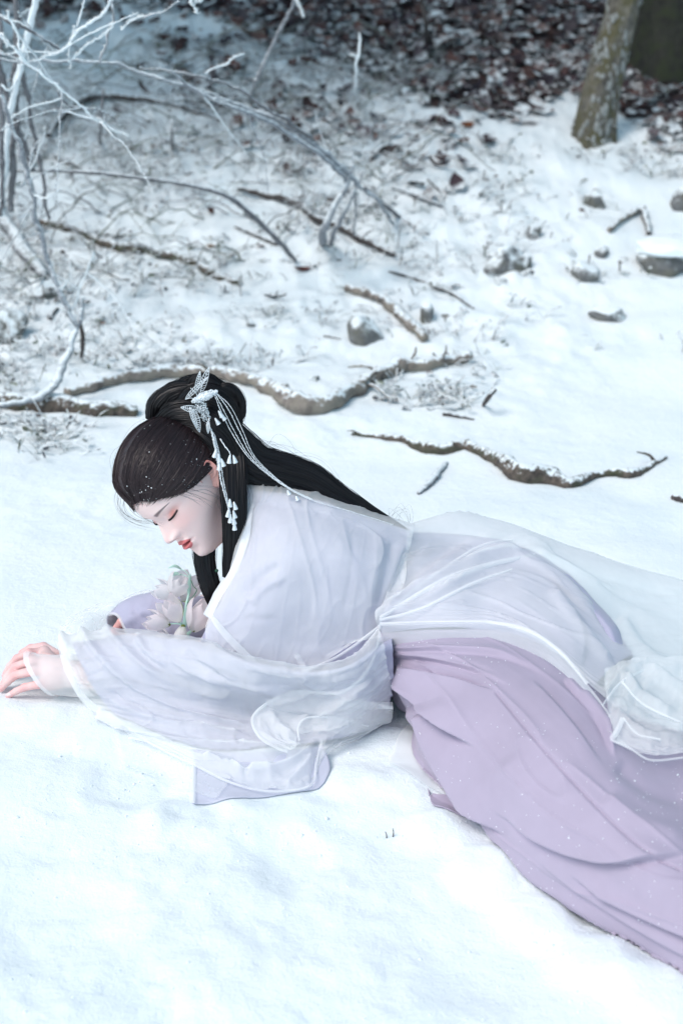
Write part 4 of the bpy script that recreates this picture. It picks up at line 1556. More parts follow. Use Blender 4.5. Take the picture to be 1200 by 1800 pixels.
cap = Geo()
vv, uu = np.meshgrid(np.linspace(0, 1, 361)[:-1], np.linspace(0, .97, 70), indexing='ij')
g = hair_flow(vv, uu)
gr = 0.0007 * fbm(np.stack([vv.ravel() * 260, uu.ravel() * 5, 0 * uu.ravel()], 1), 2).reshape(vv.shape) + .0016 * fbm(np.stack([vv.ravel() * 60, uu.ravel() * 3, 0 * uu.ravel() + 3], 1), 2).reshape(vv.shape)
nrm = (g - HC) / np.linalg.norm(g - HC, axis=2, keepdims=True)
g = g + nrm * (gr * smooth(0, .2, uu))[..., None]
gw = H2W(g)
cap.grid(np.concatenate([gw, gw[:1]], 0), col=HB)
n, k = 6500, 22
v0 = hrg.uniform(0, 1, n)
u = np.linspace(0, 1, k)[None, :] * np.ones((n, 1))
u = hrg.uniform(-.02, .55, (n, 1)) ** 1.0 * (hrg.uniform(0, 1, (n, 1)) < .7) + u
u = np.clip(u, 0, .985)
v = (v0[:, None] + hrg.normal(0, .004, (n, 1)) * np.sin(u * 3)) % 1.0
g = hair_flow(v, u, lift=np.abs(hrg.normal(0, .0009, (n, 1))) + .0004)
lum = hrg.uniform(.65, 1.45, (n, 1))
strands(cap, H2W(g), hrg.uniform(.00015, .00034, n), HB * lum)

# soft baby hair at the temple and the loose strands before the forehead
wis = []
for a, b_, c_, d_ in [((222, 872), (216, 896), (240, 914), (274, 920)), ((212, 862), (208, 895), (232, 918), (278, 929)), ((226, 878), (230, 896), (250, 910), (286, 917)),
                      ((232, 880), (240, 900), (262, 914), (282, 921)), ((206, 850), (202, 885), (222, 910), (262, 926)), ((218, 870), (222, 902), (245, 917), (268, 920)),
                      ((214, 866), (214, 898), (238, 916), (270, 922)), ((216, 868), (220, 896), (236, 911), (258, 918)), ((208, 858), (206, 885), (214, 900), (226, 911)),
                      ((240, 868), (290, 864), (330, 874), (362, 884)), ((300, 864), (330, 866), (352, 874), (372, 884)), ((310, 862), (340, 862), (362, 860), (386, 874)),
                      ((330, 858), (350, 866), (366, 872), (384, 880)), ((318, 860), (338, 870), (355, 880), (368, 892)), ((335, 852), (352, 856), (370, 860), (384, 866)), ((300, 866), (322, 870), (340, 878), (352, 886))]:
    px_ = crom(np.array([a, b_, c_, d_], float), 22)
    face = px_[:, 0].max() > 300
    Yv = np.linspace(2.338, 2.345, 22) if not face else np.linspace(2.328, 2.326, 22)
    wis.append(PY(px_[:, 0], px_[:, 1], Yv))
for q in wis:
    for r in range(2):
        strands(cap, (q + np.linspace(0, 1, 22)[:, None] * hrg.normal(0, .0030, 3) + hrg.normal(0, .0006, 3))[None], [.00017], HB * 1.2)
n, k = 1500, 22                                              # fine hairs that soften the hairline
v0 = hrg.uniform(0, 1, (n, 1))
u = -np.abs(hrg.normal(0, .022, (n, 1))) + hrg.uniform(.2, .5, (n, 1)) * np.linspace(0, 1, k)[None]
v = (v0 + hrg.normal(0, .010, (n, 1)) * (1 - np.linspace(0, 1, k)[None])) % 1.0
g = hair_flow(v, u, lift=.0004 + np.abs(hrg.normal(0, .0008, (n, 1))))
strands(cap, H2W(g), hrg.uniform(.00010, .00022, n), HB * 1.0)
n, k = 260, 22                                               # flyaways
v0 = hrg.uniform(0, 1, (n, 1))
t0 = hrg.uniform(0, .6, (n, 1))
u = np.clip(t0 + hrg.uniform(.15, .5, (n, 1)) * np.linspace(0, 1, k)[None], 0, .98)
g = hair_flow((v0 + hrg.normal(0, .02, (n, 1)) * np.linspace(0, 1, k)[None] ** 2) % 1.0, u, lift=.001 + np.abs(hrg.normal(0, .005, (n, 1))) * np.sin(np.linspace(0, np.pi, k))[None])
strands(cap, H2W(g), np.full(n, .00014), HB * 1.3)
hair_cap = cap.build('hair', M['hair'], person)


# locks: body tube plus many surface strands
def lock(name, pix, Ys, hw, n_str, depth=0.7, col=HK, parent=None, twist=0.0, groove=0.08, wmul=1.0, spread=0.12):
    pix = np.asarray(pix, float)
    ctr = PY(pix[:, 0], pix[:, 1], np.asarray(Ys, float))
    sc = np.asarray(hw, float) / FPX * np.linalg.norm(ctr - [0, 0, CAMH], axis=1)
    pr = crom(np.concatenate([ctr, sc[:, None]], 1), 64)
    pts, r = pr[:, :3], np.maximum(pr[:, 3], .0006)
    T = np.gradient(pts, axis=0)
    T /= np.linalg.norm(T, axis=1, keepdims=True)
    vw = pts - np.array([0, 0, CAMH])
    vw /= np.linalg.norm(vw, axis=1, keepdims=True)
    A = np.cross(T, vw)
    A /= np.linalg.norm(A, axis=1, keepdims=True)
    B = np.cross(A, T)

    def at(t, ang, k):
        """t: (n, m) along, ang (n, 1)"""
        f = t * 63
        i = np.clip(f.astype(int), 0, 62)
        w = (f - i)[..., None]
        L = lambda a: a[i] * (1 - w) + a[i + 1] * w
        rr = L(r[:, None])
        an = ang + twist * t
        return L(pts) + L(A) * np.cos(an)[..., None] * rr * k + L(B) * np.sin(an)[..., None] * rr * depth * k
    ge = Geo()
    an = np.linspace(0, 2 * math.pi, 28, endpoint=False)
    tt, aa = np.meshgrid(np.linspace(0, 1, 64), an, indexing='ij')
    gr_ = 1 + groove * fbm(np.stack([np.cos(aa).ravel() * 5, np.sin(aa).ravel() * 5, tt.ravel() * 2.5 + pix[0, 0]], 1), 3).reshape(aa.shape) * 1.6
    ge.grid(at(tt, aa, (gr_ * .93)[..., None]), wrap=True, col=col)
    m = 26
    t0 = hrg.uniform(-.15, .75, (n_str, 1))
    t1 = np.clip(t0 + hrg.uniform(.25, .8, (n_str, 1)), .1, 1.0)
    t = np.clip(t0 + (t1 - t0) * np.linspace(0, 1, m)[None], 0, 1)
    ang = hrg.uniform(0, 6.283, (n_str, 1))
    kk = (1 + np.abs(hrg.normal(0, spread, (n_str, 1))) * np.sin(np.linspace(0, 2.6, m))[None])[..., None] * .95
    strands(ge, at(t, ang, kk), hrg.uniform(.0002, .00042, n_str) * wmul, col * hrg.uniform(.6, 1.7, (n_str, 1)))
    nf = n_str // 14                                         # flyaways along the lock
    t0 = hrg.uniform(0, .7, (nf, 1))
    t = np.clip(t0 + hrg.uniform(.1, .35, (nf, 1)) * np.linspace(0, 1, m)[None], 0, 1)
    kk = (1 + np.abs(hrg.normal(0, .28, (nf, 1))) * np.sin(np.linspace(0, 3.0, m))[None])[..., None]
    strands(ge, at(t, hrg.uniform(0, 6.283, (nf, 1)) + hrg.normal(0, .5, (nf, 1)) * np.linspace(0, 1, m)[None], kk), np.full(nf, .00015), col * 1.4)
    return ge.build(name, M['hair'], parent or person)


by = BUN_W[1]
lock('hair_roll', [(266, 738), (276, 712), (300, 697), (332, 698), (360, 712), (385, 742)], by + np.array([-.01, -.005, 0, -.01, -.03, -.04]), [10, 17, 20, 21, 20, 14], 500, 1.0, parent=hair_cap, twist=2.0)
lock('hair_roll', [(296, 716), (310, 690), (335, 680), (365, 680), (392, 694), (402, 722)], by + np.array([.03, .035, .04, .04, .03, .02]), [9, 15, 18, 18, 17, 12], 400, 1.0, parent=hair_cap, twist=2.0)
lock('hair_roll', [(350, 694), (378, 686), (400, 698), (409, 724), (402, 756), (385, 775)], by + np.array([.0, .0, .0, -.005, -.01, -.02]), [8, 14, 16, 17, 16, 10], 400, 1.0, parent=hair_cap, twist=-2.0)
lock('hair_roll', [(278, 742), (310, 728), (345, 734), (375, 756), (398, 790), (404, 830)], by + np.array([-.035, -.05, -.06, -.075, -.085, -.09]), [12, 20, 24, 26, 24, 18], 700, .8, parent=hair_cap, twist=1.0)
lock('hair_bun', [(318, 712), (345, 700), (375, 705), (395, 735), (392, 770)], by + np.array([-.02, -.03, -.035, -.04, -.05]), [18, 24, 26, 26, 20], 700, .9, parent=hair_cap, twist=1.5)
lock('hair_roll', [(326, 694), (342, 670), (368, 668), (384, 688), (380, 708)], by + np.array([.0, .0, -.005, -.01, -.02]), [6, 9, 11, 10, 7], 200, 1.0, parent=hair_cap, twist=3.0)
lock('hair_roll', [(372, 706), (396, 683), (417, 696), (422, 724), (412, 748)], by + np.array([-.02, -.01, -.01, -.015, -.03]), [7, 10, 10, 10, 7], 200, 1.0, parent=hair_cap, twist=-3.0)
lock('hair_roll', [(284, 726), (290, 694), (314, 680), (340, 690)], by + np.array([-.01, .0, .01, .0]), [6, 10, 11, 8], 200, 1.0, parent=hair_cap, twist=3.0)
for k in range(7):                                                              # the spiky end tucked out of the bun
    lock('hair_end', [(398, 706 + 3 * k), (412, 708 + 3 * k), (424 - 1.5 * abs(k - 3), 711 + 3.4 * k)], [by - .02] * 3, [5, 3.4, .6], 40, .8, parent=hair_cap)
lock('ponytail', [(392, 742), (415, 782), (450, 818), (500, 832), (545, 846), (590, 873), (650, 905), (718, 935)], [2.44, 2.43, 2.42, 2.42, 2.42, 2.42, 2.42, 2.415], [24, 34, 36, 33, 29, 23, 15, 4], 1500, .55, parent=hair_cap, spread=.10)
lock('hair_lock', [(396, 745), (407, 800), (411, 870), (412, 920), (410, 965), (404, 1015)], [2.46, 2.41, 2.365, 2.345, 2.33, 2.32], [10, 22, 22, 20, 17, 13], 1100, .6, parent=hair_cap, spread=.08)
lock('hair_lock', [(370, 925), (360, 965), (362, 1000), (372, 1040), (377, 1080)], [2.40, 2.38, 2.365, 2.35, 2.345], [15, 18, 17, 15, 3], 600, .6, parent=hair_cap, spread=.08)
# flyaway hairs at the end of the ponytail
fl = Geo()
for k in range(7):
    a = np.array([690 + hrg.uniform(-14, 14), 925 + hrg.uniform(-4, 4)])
    tip = np.array([700 + hrg.uniform(-18, 24), 890 + hrg.uniform(-8, 12)])
    e = np.array([718 + hrg.uniform(-4, 6), 928 + hrg.uniform(-4, 4)])
    q = crom([a, (a + tip) / 2 + [-6, -4], tip, (tip + e) / 2 + [6, 0], e], 24)
    strands(fl, PY(q[:, 0], q[:, 1], np.full(24, 2.42))[None], [.00013], HK * 3)
fl.build('loose_hair', M['hair'], hair_cap)['kind'] = 'stuff'

# lashes
lsh = Geo()
for sd_ in (1, -1):
    for k in range(46):
        ay = .019 + .0285 * (k / 45.0)
        s0 = lash_s(np.array(ay)) - .0004
        best = None
        ph = np.linspace(0, 1.2, 400)
        hs_ = head_surface(np.full(400, float(s0)), ph)
        i = np.argmin(np.abs(hs_[:, 1] - ay))
        p0 = hs_[i].copy()
        L = .0032 + .0026 * math.sin(k / 45 * 2.6)
        out = np.array([.75, (ay - .032) * 26, -.55])
        out /= np.linalg.norm(out)
        p1 = p0 + out * L * .6
        p2 = p0 + out * L + np.array([0, 0, .0016])
        q = crom([p0, p1, p2], 8) * np.array([1, sd_, 1])
        strands(lsh, H2W(q)[None], [.00022], np.array([.012, .008, .009]))
lsh.build('eyelashes', M['hair'], person)

# snow flecks caught in the hair
m, nt, b = new_mat('snow_fleck')
b.inputs['Base Color'].default_value = (0.86, 0.91, 0.94, 1)
b.inputs['Roughness'].default_value = 0.6
M['snow_fleck'] = m


def flecks(points, normals, size, rg):
    ge = Geo()
    for p, n_ in zip(points, normals):
        r = size * rg.uniform(.45, 1.5) * (1.8 if rg.uniform() < .08 else 1)
        a = np.cross(n_, rg.normal(0, 1, 3))
        a /= np.linalg.norm(a) + 1e-9
        b_ = np.cross(n_, a)
        k = 6
        rim = [p + (a * math.cos(t) + b_ * math.sin(t)) * r * rg.uniform(.5, 1.3) - n_ * r * .25 for t in np.linspace(0, 6.283, k, endpoint=False)]
        ge.add([p + n_ * r * .6] + rim, [[0, 1 + j, 1 + (j + 1) % k] for j in range(k)])
    return ge


vq = hrg.uniform(0, 1, 300)
vq = np.where(hrg.uniform(0, 1, 300) < .8, vq * .34, vq)
uq = hrg.uniform(.01, .9, 300)
uq = np.where(hrg.uniform(0, 1, 300) < .35, uq * .25, uq)
hp = hair_flow(vq, uq, lift=.0015)
hn = (hp - HC) / np.linalg.norm(hp - HC, axis=1, keepdims=True)
o = flecks(H2W(hp), hn @ HEAD_R.T, .0008, hrg).build('snow_flecks', M['snow_fleck'], hair_cap, shade=False)
o['kind'] = 'stuff'

# ------------------------------------------------------------------ clothes
def mat_cloth(name, col, rough=0.7, var=0.06, weave=900, sheen=0.15, fleck=0.0):
    m, nt, b = new_mat(name)
    pos = geo_pos(nt)
    c0 = tuple(x * (1 - var) for x in col)
    c1 = tuple(min(1, x * (1 + var)) for x in col)
    c = ramp(nt, noise(nt, 7, 4, 0.6, pos), [(0.3, c0), (0.7, c1)])
    nt.links.new(c, b.inputs['Base Color'])
    b.inputs['Roughness'].default_value = rough
    b.inputs['Specular IOR Level'].default_value = 0.25
    b.inputs['Sheen Weight'].default_value = sheen
    bump(nt, b, mathn(nt, 'ADD', noise(nt, weave, 2, 0.6, pos), mathn(nt, 'MULTIPLY', noise(nt, 45, 4, 0.6, pos), 1.5)), 0.10, 0.002)
    M[name] = m
    return m


def mat_sheer(name, col, cover, glow=0.45):
    m, nt, b = new_mat(name)
    out = nt.nodes['Material Output']
    pos = geo_pos(nt)
    nt.nodes.remove(b)
    df = nd(nt, 'ShaderNodeBsdfDiffuse')
    tl = nd(nt, 'ShaderNodeBsdfTranslucent')
    tp = nd(nt, 'ShaderNodeBsdfTransparent')
    for n_ in (df, tl):
        n_.inputs['Color'].default_value = (*col, 1)
    m1 = nd(nt, 'ShaderNodeMixShader')
    m1.inputs[0].default_value = glow
    nt.links.new(df.outputs[0], m1.inputs[1])
    nt.links.new(tl.outputs[0], m1.inputs[2])
    m2 = nd(nt, 'ShaderNodeMixShader')
    mr = nd(nt, 'ShaderNodeMapRange')
    mr.inputs['To Min'].default_value = max(cover - .08, 0)
    mr.inputs['To Max'].default_value = min(cover + .08, 1)
    nt.links.new(noise(nt, 12, 3, 0.6, pos), mr.inputs['Value'])
    nt.links.new(mr.outputs[0], m2.inputs[0])
    nt.links.new(tp.outputs[0], m2.inputs[1])
    nt.links.new(m1.outputs[0], m2.inputs[2])
    nt.links.new(m2.outputs[0], out.inputs['Surface'])
    M[name] = m
    return m


mat_cloth('lilac', (0.43, 0.425, 0.55), var=.04)
mat_cloth('lilac_pale', (0.53, 0.545, 0.645), var=.04)
mat_cloth('skirt_mauve', (0.405, 0.352, 0.455), var=.06)
mat_cloth('collar_white', (0.74, 0.77, 0.82), var=.03)
mat_sheer('organza', (0.96, 0.98, 0.985), 0.42, 0.15)
mat_sheer('organza_veil', (0.96, 0.98, 0.985), 0.46, 0.12)
mat_sheer('organza_thin', (0.96, 0.98, 0.985), 0.25, 0.20)
mat_sheer('hem_band', (0.92, 0.955, 0.965), 0.50, 0.28)
mat_sheer('hem_soft', (0.95, 0.97, 0.975), 0.34, 0.25)
mat_sheer('hem_white', (0.95, 0.97, 0.975), 0.52, 0.25)


def c3(q):
    return PY(q[0], q[1], q[2]) if q[2] > 1.2 else P(q[0], q[1], q[2])


def poly_dist(px, poly, signed=None):
    """distance in photo pixels to a polyline, and the position along it 0..1"""
    poly = crom(np.asarray(poly, float), 40)
    best = np.full(px.shape[:-1], 1e9)
    pos = np.zeros(px.shape[:-1])
    for k in range(39):
        a, b_ = poly[k], poly[k + 1]
        ab = b_ - a
        t = np.clip(((px - a) @ ab) / (ab @ ab + 1e-9), 0, 1)
        d = np.linalg.norm(px - a - t[..., None] * ab, axis=-1)
        m_ = d < best
        if signed is not None:
            q = px - a
            signed[m_] = np.sign(ab[0] * q[..., 1] - ab[1] * q[..., 0])[m_]
        best = np.where(m_, d, best)
        pos = np.where(m_, (k + t) / 39, pos)
    return best, pos


def sheet(name, rows, mat, nu=90, nv=160, folds=(), wr=(), off=0.0, parent=None, thick=0.0, clear=.004, rand=None, label=None):
    """cloth sheet through a net of control points; folds are creases laid along lines on it"""
    g = netgrid([[c3(q) for q in r] for r in rows], nu, nv)
    nrm = grid_normals(g)
    vw = np.array([0, 0, CAMH]) - g
    sgn = np.sign((nrm * vw).sum(-1))
    sgn = np.where(np.median(sgn) < 0, -1.0, 1.0)
    nrm = nrm * sgn
    d = np.full(g.shape[:2], off)
    px = proj(g)
    for f in folds:
        poly, amp, w = f[:3]
        sg_ = np.ones(px.shape[:-1])
        ds, ps = poly_dist(px, poly, sg_)
        e0, e1 = (f[3] if len(f) > 3 else (.12, .25))
        tp = smooth(-.001, max(e0, 1e-3), ps) * smooth(1.001, 1 - e1, ps)
        if e0 == 0:
            tp = smooth(1.001, 1 - e1, ps)
        if len(f) > 4:                                # an overlapping fold: steep on one side, easing off on the other
            slow = abs(f[4])
            up_side = sg_ * np.sign(f[4]) > 0
            d = d + amp * tp * np.where(up_side, np.exp(-(ds / slow) ** 1.3), np.exp(-(ds / w) ** 2) * 1.35 - .35 * np.exp(-(ds / (3 * w)) ** 2))
        else:
            d = d + amp * np.exp(-(ds / w) ** 2) * tp
    U, Vv = np.meshgrid(np.linspace(0, 1, nu), np.linspace(0, 1, nv), indexing='ij')
    for (fu, fv, amp, sd_) in wr:
        if amp < 0:                                   # sharp creases
            w1 = fbm(np.stack([U.ravel() * 3 + sd_, Vv.ravel() * 3, np.full(U.size, sd_)], 1), 2)
            q = fbm(np.stack([U.ravel() * fu + sd_ + w1 * 1.2, Vv.ravel() * fv + sd_ * 1.3 + w1 * 1.2, np.full(U.size, sd_)], 1), 2)
            d = d - amp * (np.exp(-np.abs(q) / .07) - .3).reshape(U.shape)
            continue
        d = d + amp * fbm(np.stack([U.ravel() * fu + sd_, Vv.ravel() * fv + sd_ * 1.3, np.full(U.size, sd_)], 1), 3).reshape(U.shape)
    g = g + nrm * d[..., None]
    gl = hq(g[..., 0], g[..., 1]) + clear
    g[..., 2] = np.maximum(g[..., 2], gl)
    ge = Geo()
    ge.grid(g if sgn > 0 else g[:, ::-1])
    o = ge.build(name, mat, parent or person)
    if thick:
        md = o.modifiers.new('thickness', 'SOLIDIFY')
        md.thickness = thick
        md.offset = -1
    if label:
        o['label'] = label
    return o, g


def ribbon(name, pts, width, mat, parent=None, n=90, bulge=.0015, lift=.003, wav=.0):
    """narrow strip of doubled cloth (hem, seam) along points; width in photo pixels"""
    p = np.array([c3(q) for q in pts])
    w = np.broadcast_to(np.asarray(width, float), (len(pts),))
    pr = crom(np.concatenate([p, w[:, None]], 1), n)
    p, w = pr[:, :3], pr[:, 3]
    T = np.gradient(p, axis=0)
    vw = np.array([0, 0, CAMH]) - p
    dist = np.linalg.norm(vw, axis=1, keepdims=True)
    vw = vw / dist
    s = np.cross(T, vw)
    s /= np.linalg.norm(s, axis=1, keepdims=True)
    hw = (w[:, None] / FPX * dist) * .5
    k = np.linspace(-1, 1, 7)
    g = p[:, None, :] + s[:, None, :] * (hw[:, None, :] * k[None, :, None]) + vw[:, None, :] * (lift + bulge * (1 - k[None, :, None] ** 2))
    if wav:
        g = g + vw[:, None, :] * (wav * fbm(np.stack([np.arange(n) * .12, w * 0, w * 0 + pts[0][0]], 1), 2))[:, None, None]
    gl = hq(g[..., 0], g[..., 1]) + .005
    g[..., 2] = np.maximum(g[..., 2], gl)
    return Geo().grid(g).build(name, mat, parent or person)


# --- bodice of the inner robe
BOD = [
    [(440, 905, 2.66), (500, 905, 2.66), (570, 920, 2.66), (640, 945, 2.66), (722, 975, 2.70)],
    [(432, 858, 2.43), (500, 869, 2.42), (570, 884, 2.41), (640, 907, 2.405), (722, 934, 2.41)],
    [(427, 890, 2.38), (500, 900, 2.34), (570, 915, 2.335), (640, 937, 2.34), (718, 962, 2.36)],
    [(424, 950, 2.335), (490, 962, 2.27), (560, 972, 2.26), (635, 988, 2.27), (708, 1012, 2.30)],
    [(400, 1035, 2.285), (465, 1045, 2.235), (550, 1052, 2.235), (625, 1062, 2.245), (692, 1070, 2.265)],
    [(368, 1095, 2.26), (445, 1110, 2.225), (532, 1120, 2.225), (612, 1125, 2.235), (680, 1120, 2.25)],
    [(352, 1132, 2.25), (432, 1160, 2.22), (522, 1172, 2.22), (602, 1165, 2.23), (684, 1155, 2.245)],
    [(350, 1175, 2.27), (432, 1205, 2.24), (522, 1215, 2.24), (602, 1210, 2.25), (686, 1195, 2.26)],
]
bfold = [([(722, 960), (705, 1000), (690, 1040), (672, 1085)], -.010, 7), ([(735, 950), (722, 990), (700, 1040)], .007, 8), ([(690, 950), (676, 1010), (662, 1075)], -.006, 9),
         ([(665, 940), (655, 1010), (640, 1080)], .004, 10), ([(436, 1050), (460, 1015), (500, 990)], -.007, 8), ([(440, 1062), (470, 1030), (510, 1012)], .004, 7),
         ([(428, 1085), (450, 1090), (490, 1088)], -.005, 6), ([(620, 930), (618, 1000), (600, 1090)], -.003, 5), ([(540, 900), (560, 1000), (560, 1100)], -.006, 28), ([(470, 920), (450, 980), (430, 1040)], .005, 14)]
bodice, BODG = sheet('inner_robe', BOD, M['lilac'], 150, 150, bfold, wr=((5, 4, .004, 1.0), (18, 14, .0012, 4.0)), thick=.003, label='lilac inner robe under the sheer white outer robe')
# white collar layers round the neck
COLL = [[(452, 862, 2.41), (447, 900, 2.36), (440, 950, 2.325), (424, 1000, 2.30), (398, 1045, 2.285), (374, 1090, 2.27)],
        [(440, 857, 2.42), (434, 900, 2.37), (428, 950, 2.33), (414, 1000, 2.31), (390, 1043, 2.30), (368, 1086, 2.29)],
        [(430, 858, 2.45), (424, 900, 2.40), (420, 950, 2.36), (406, 1000, 2.33), (383, 1041, 2.33), (362, 1082, 2.32)]]
sheet('collar', COLL, M['collar_white'], 24, 70, off=.006, parent=bodice, thick=.002, wr=((2, 6, .002, 3.0),))
COLL2 = [[(478, 868, 2.405), (470, 900, 2.355), (462, 930, 2.33), (470, 960, 2.30)], [(466, 864, 2.41), (456, 900, 2.36), (450, 935, 2.335), (455, 965, 2.305)], [(455, 861, 2.42), (446, 900, 2.37), (440, 940, 2.34), (442, 970, 2.315)]]
sheet('collar', COLL2, M['collar_white'], 20, 60, off=.004, parent=bodice, thick=.002)

# --- sheer outer robe over the bodice
OB = [[(q[0], q[1], q[2]) for q in r] for r in BOD[:6]]
OB[0] = [(q[0], q[1] - 3, q[2] + .02) for q in OB[0]]
OB[1] = [(q[0] + (3 if q[0] > 440 else 0), q[1] - 3, q[2]) for q in OB[1]]
OB.append([(360, 1128, 2.235), (430, 1178, 2.205), (500, 1196, 2.20), (600, 1150, 2.215), (672, 1105, 2.235)])
sheer_b, _ = sheet('outer_robe', OB, M['organza'], 130, 150, bfold[:6] + [([(440, 1000), (410, 1060), (395, 1110)], .006, 10)], wr=((6, 5, .004, 7.0), (20, 10, .0008, 2.0), (3, 4, -.004, 5.0), (5, 14, -.0010, 7.0)), off=.010, label='sheer white organza outer robe')

# --- near sleeve, inner lilac layer
SL = [
    [(140, 1150, .01), (215, 1135, .02), (290, 1140, .03), (370, 1150, .03), (450, 1175, .03), (540, 1185, .03), (620, 1170, .04), (688, 1130, .06)],
    [(128, 1133, .100), (205, 1118, .120), (285, 1124, .140), (362, 1137, .160), (450, 1165, .160), (540, 1180, .155), (620, 1165, .165), (688, 1122, .180)],
    [(148, 1180, .080), (222, 1168, .100), (300, 1177, .110), (380, 1192, .120), (460, 1207, .110), (540, 1208, .110), (622, 1202, .120), (692, 1170, .140)],
    [(172, 1222, .034), (242, 1222, .048), (320, 1232, .040), (400, 1240, .036), (470, 1245, .034), (550, 1243, .046), (622, 1247, .060), (690, 1215, .080)],
    [(205, 1258, .008), (262, 1280, .008), (330, 1305, .006), (400, 1316, .006), (480, 1310, .006), (560, 1300, .018), (622, 1290, .018), (684, 1262, .018)],
    [(225, 1262, .0), (275, 1285, .0), (340, 1305, .0), (400, 1306, .0), (480, 1306, .0), (560, 1304, .0), (622, 1294, .0), (680, 1264, .0)],
]
sfold = [([(140, 1140), (190, 1180), (230, 1230)], -.006, 8), ([(230, 1120), (250, 1170), (330, 1220), (420, 1240)], -.007, 10), ([(300, 1140), (360, 1190), (450, 1220), (560, 1200)], .006, 10),
         ([(380, 1225), (450, 1232), (540, 1212), (600, 1185)], -.010, 9), ([(260, 1140), (265, 1165), (290, 1180)], .005, 7), ([(320, 1150), (370, 1180), (410, 1190)], -.005, 7),
         ([(250, 1250), (330, 1275), (420, 1280)], .006, 12), ([(640, 1160), (660, 1190), (670, 1230)], -.005, 9)]
sleeve, _ = sheet('sleeve', SL, M['lilac'], 110, 260, sfold, wr=((5, 9, .005, 12.0), (9, 30, .0018, 5.0), (7, 4, -.007, 6.0)), parent=bodice, thick=.002, label='wide lilac inner sleeve along the arm stretched on the snow')
PAN = [[(340, 1318, .022), (420, 1322, .024), (500, 1320, .024), (568, 1310, .024)], [(338, 1350, .010), (420, 1352, .012), (500, 1350, .012), (580, 1345, .014)],
       [(338, 1385, .004), (420, 1385, .006), (500, 1380, .006), (572, 1375, .008)], [(338, 1412, .002), (425, 1410, .002), (500, 1400, .002), (560, 1392, .002)]]
sheet('sleeve_end', PAN, M['lilac_pale'], 40, 70, wr=((3, 5, .003, 2.0),), parent=bodice, thick=.002)
ribbon('hem', [(341, 1330, .016), (341, 1370, .008), (340, 1411, .005)], 7, M['hem_white'], sleeve, lift=.004)

# --- near sleeve, sheer layer
OS = [
    [(120, 1150, .01), (210, 1130, .02), (290, 1136, .03), (370, 1146, .03), (450, 1170, .03), (540, 1180, .03), (620, 1165, .04), (668, 1125, .06)],
    [(106, 1126, .100), (200, 1108, .135), (285, 1118, .155), (362, 1130, .175), (450, 1160, .175), (540, 1176, .170), (620, 1160, .180), (668, 1108, .200)],
    [(120, 1180, .085), (205, 1168, .115), (295, 1175, .128), (380, 1190, .138), (460, 1208, .130), (540, 1210, .128), (622, 1205, .140), (676, 1165, .158)],
    [(148, 1228, .040), (225, 1232, .058), (315, 1246, .054), (400, 1257, .050), (470, 1264, .048), (548, 1267, .056), (622, 1252, .090), (684, 1210, .100)],
    [(185, 1256, .012), (250, 1288, .016), (330, 1316, .016), (400, 1332, .018), (470, 1342, .020), (540, 1332, .022), (604, 1298, .026), (682, 1255, .034)],
    [(212, 1275, .006), (262, 1307, .008), (335, 1342, .010), (405, 1376, .012), (475, 1393, .012), (546, 1383, .012), (572, 1322, .012), (664, 1276, .012)],
]
ofold = [([(112, 1126), (150, 1180), (220, 1238), (320, 1275), (450, 1300)], .012, 7, (0, .1)), ([(150, 1120), (200, 1175), (280, 1225), (370, 1262), (470, 1285)], .013, 7, (0, .2)), ([(190, 1112), (250, 1165), (330, 1205), (430, 1225)], .010, 7, (0, .2)),
         ([(130, 1150), (180, 1205), (270, 1255), (360, 1285)], -.008, 6, (0, .2)), ([(230, 1130), (300, 1190), (400, 1222)], -.009, 8), ([(180, 1250), (260, 1288), (340, 1312), (440, 1318), (500, 1318)], .016, 6, (0, .1)),
         ([(230, 1290), (330, 1330), (420, 1362), (500, 1366)], .010, 7, (.05, .1)), ([(360, 1335), (410, 1352), (430, 1380)], .012, 8), ([(430, 1370), (480, 1358), (530, 1335), (562, 1300)], .016, 6), ([(500, 1388), (530, 1360), (556, 1320)], .010, 6),
         ([(400, 1345), (470, 1340), (520, 1318)], -.012, 9), ([(552, 1388), (553, 1340), (565, 1300)], -.012, 6), ([(360, 1150), (420, 1190), (470, 1196)], .006, 8), ([(560, 1250), (600, 1235), (650, 1190)], .010, 7), ([(300, 1150), (340, 1180), (420, 1200), (500, 1215)], .008, 6),
         ([(240, 1118), (262, 1150), (300, 1170)], .008, 6), ([(330, 1140), (350, 1165), (390, 1182)], -.006, 6)]
osleeve, _ = sheet('outer_sleeve', OS, M['organza'], 130, 280, ofold, wr=((6, 10, .005, 22.0), (10, 30, .002, 15.0), (9, 2, -.006, 3.0), (18, 1.6, -.003, 9.0)), off=.006, parent=sheer_b, clear=.007, label='sheer white outer sleeve spread over the snow')
# looped end of the sheer sleeve
LOOP = [[(690, 1240, .060), (625, 1228, .075), (570, 1218, .085), (525, 1214, .090), (475, 1232, .085), (443, 1262, .075), (456, 1296, .062), (492, 1316, .052), (512, 1322, .050)],
        [(686, 1262, .035), (630, 1262, .050), (585, 1256, .060), (545, 1250, .066), (505, 1262, .066), (480, 1278, .062), (486, 1298, .056), (505, 1310, .052), (520, 1316, .050)],
        [(660, 1276, .012), (625, 1290, .024), (590, 1290, .036), (560, 1286, .044), (535, 1290, .048), (522, 1298, .050), (520, 1306, .050), (524, 1310, .050), (530, 1312, .050)]]
sheet('sleeve_loop', LOOP, M['organza'], 60, 130, [([(640, 1275), (590, 1262), (545, 1260), (526, 1276), (530, 1300)], .012, 8), ([(470, 1250), (500, 1290), (520, 1310)], .008, 8)], wr=((4, 8, .006, 3.0),), off=.004, parent=sheer_b)

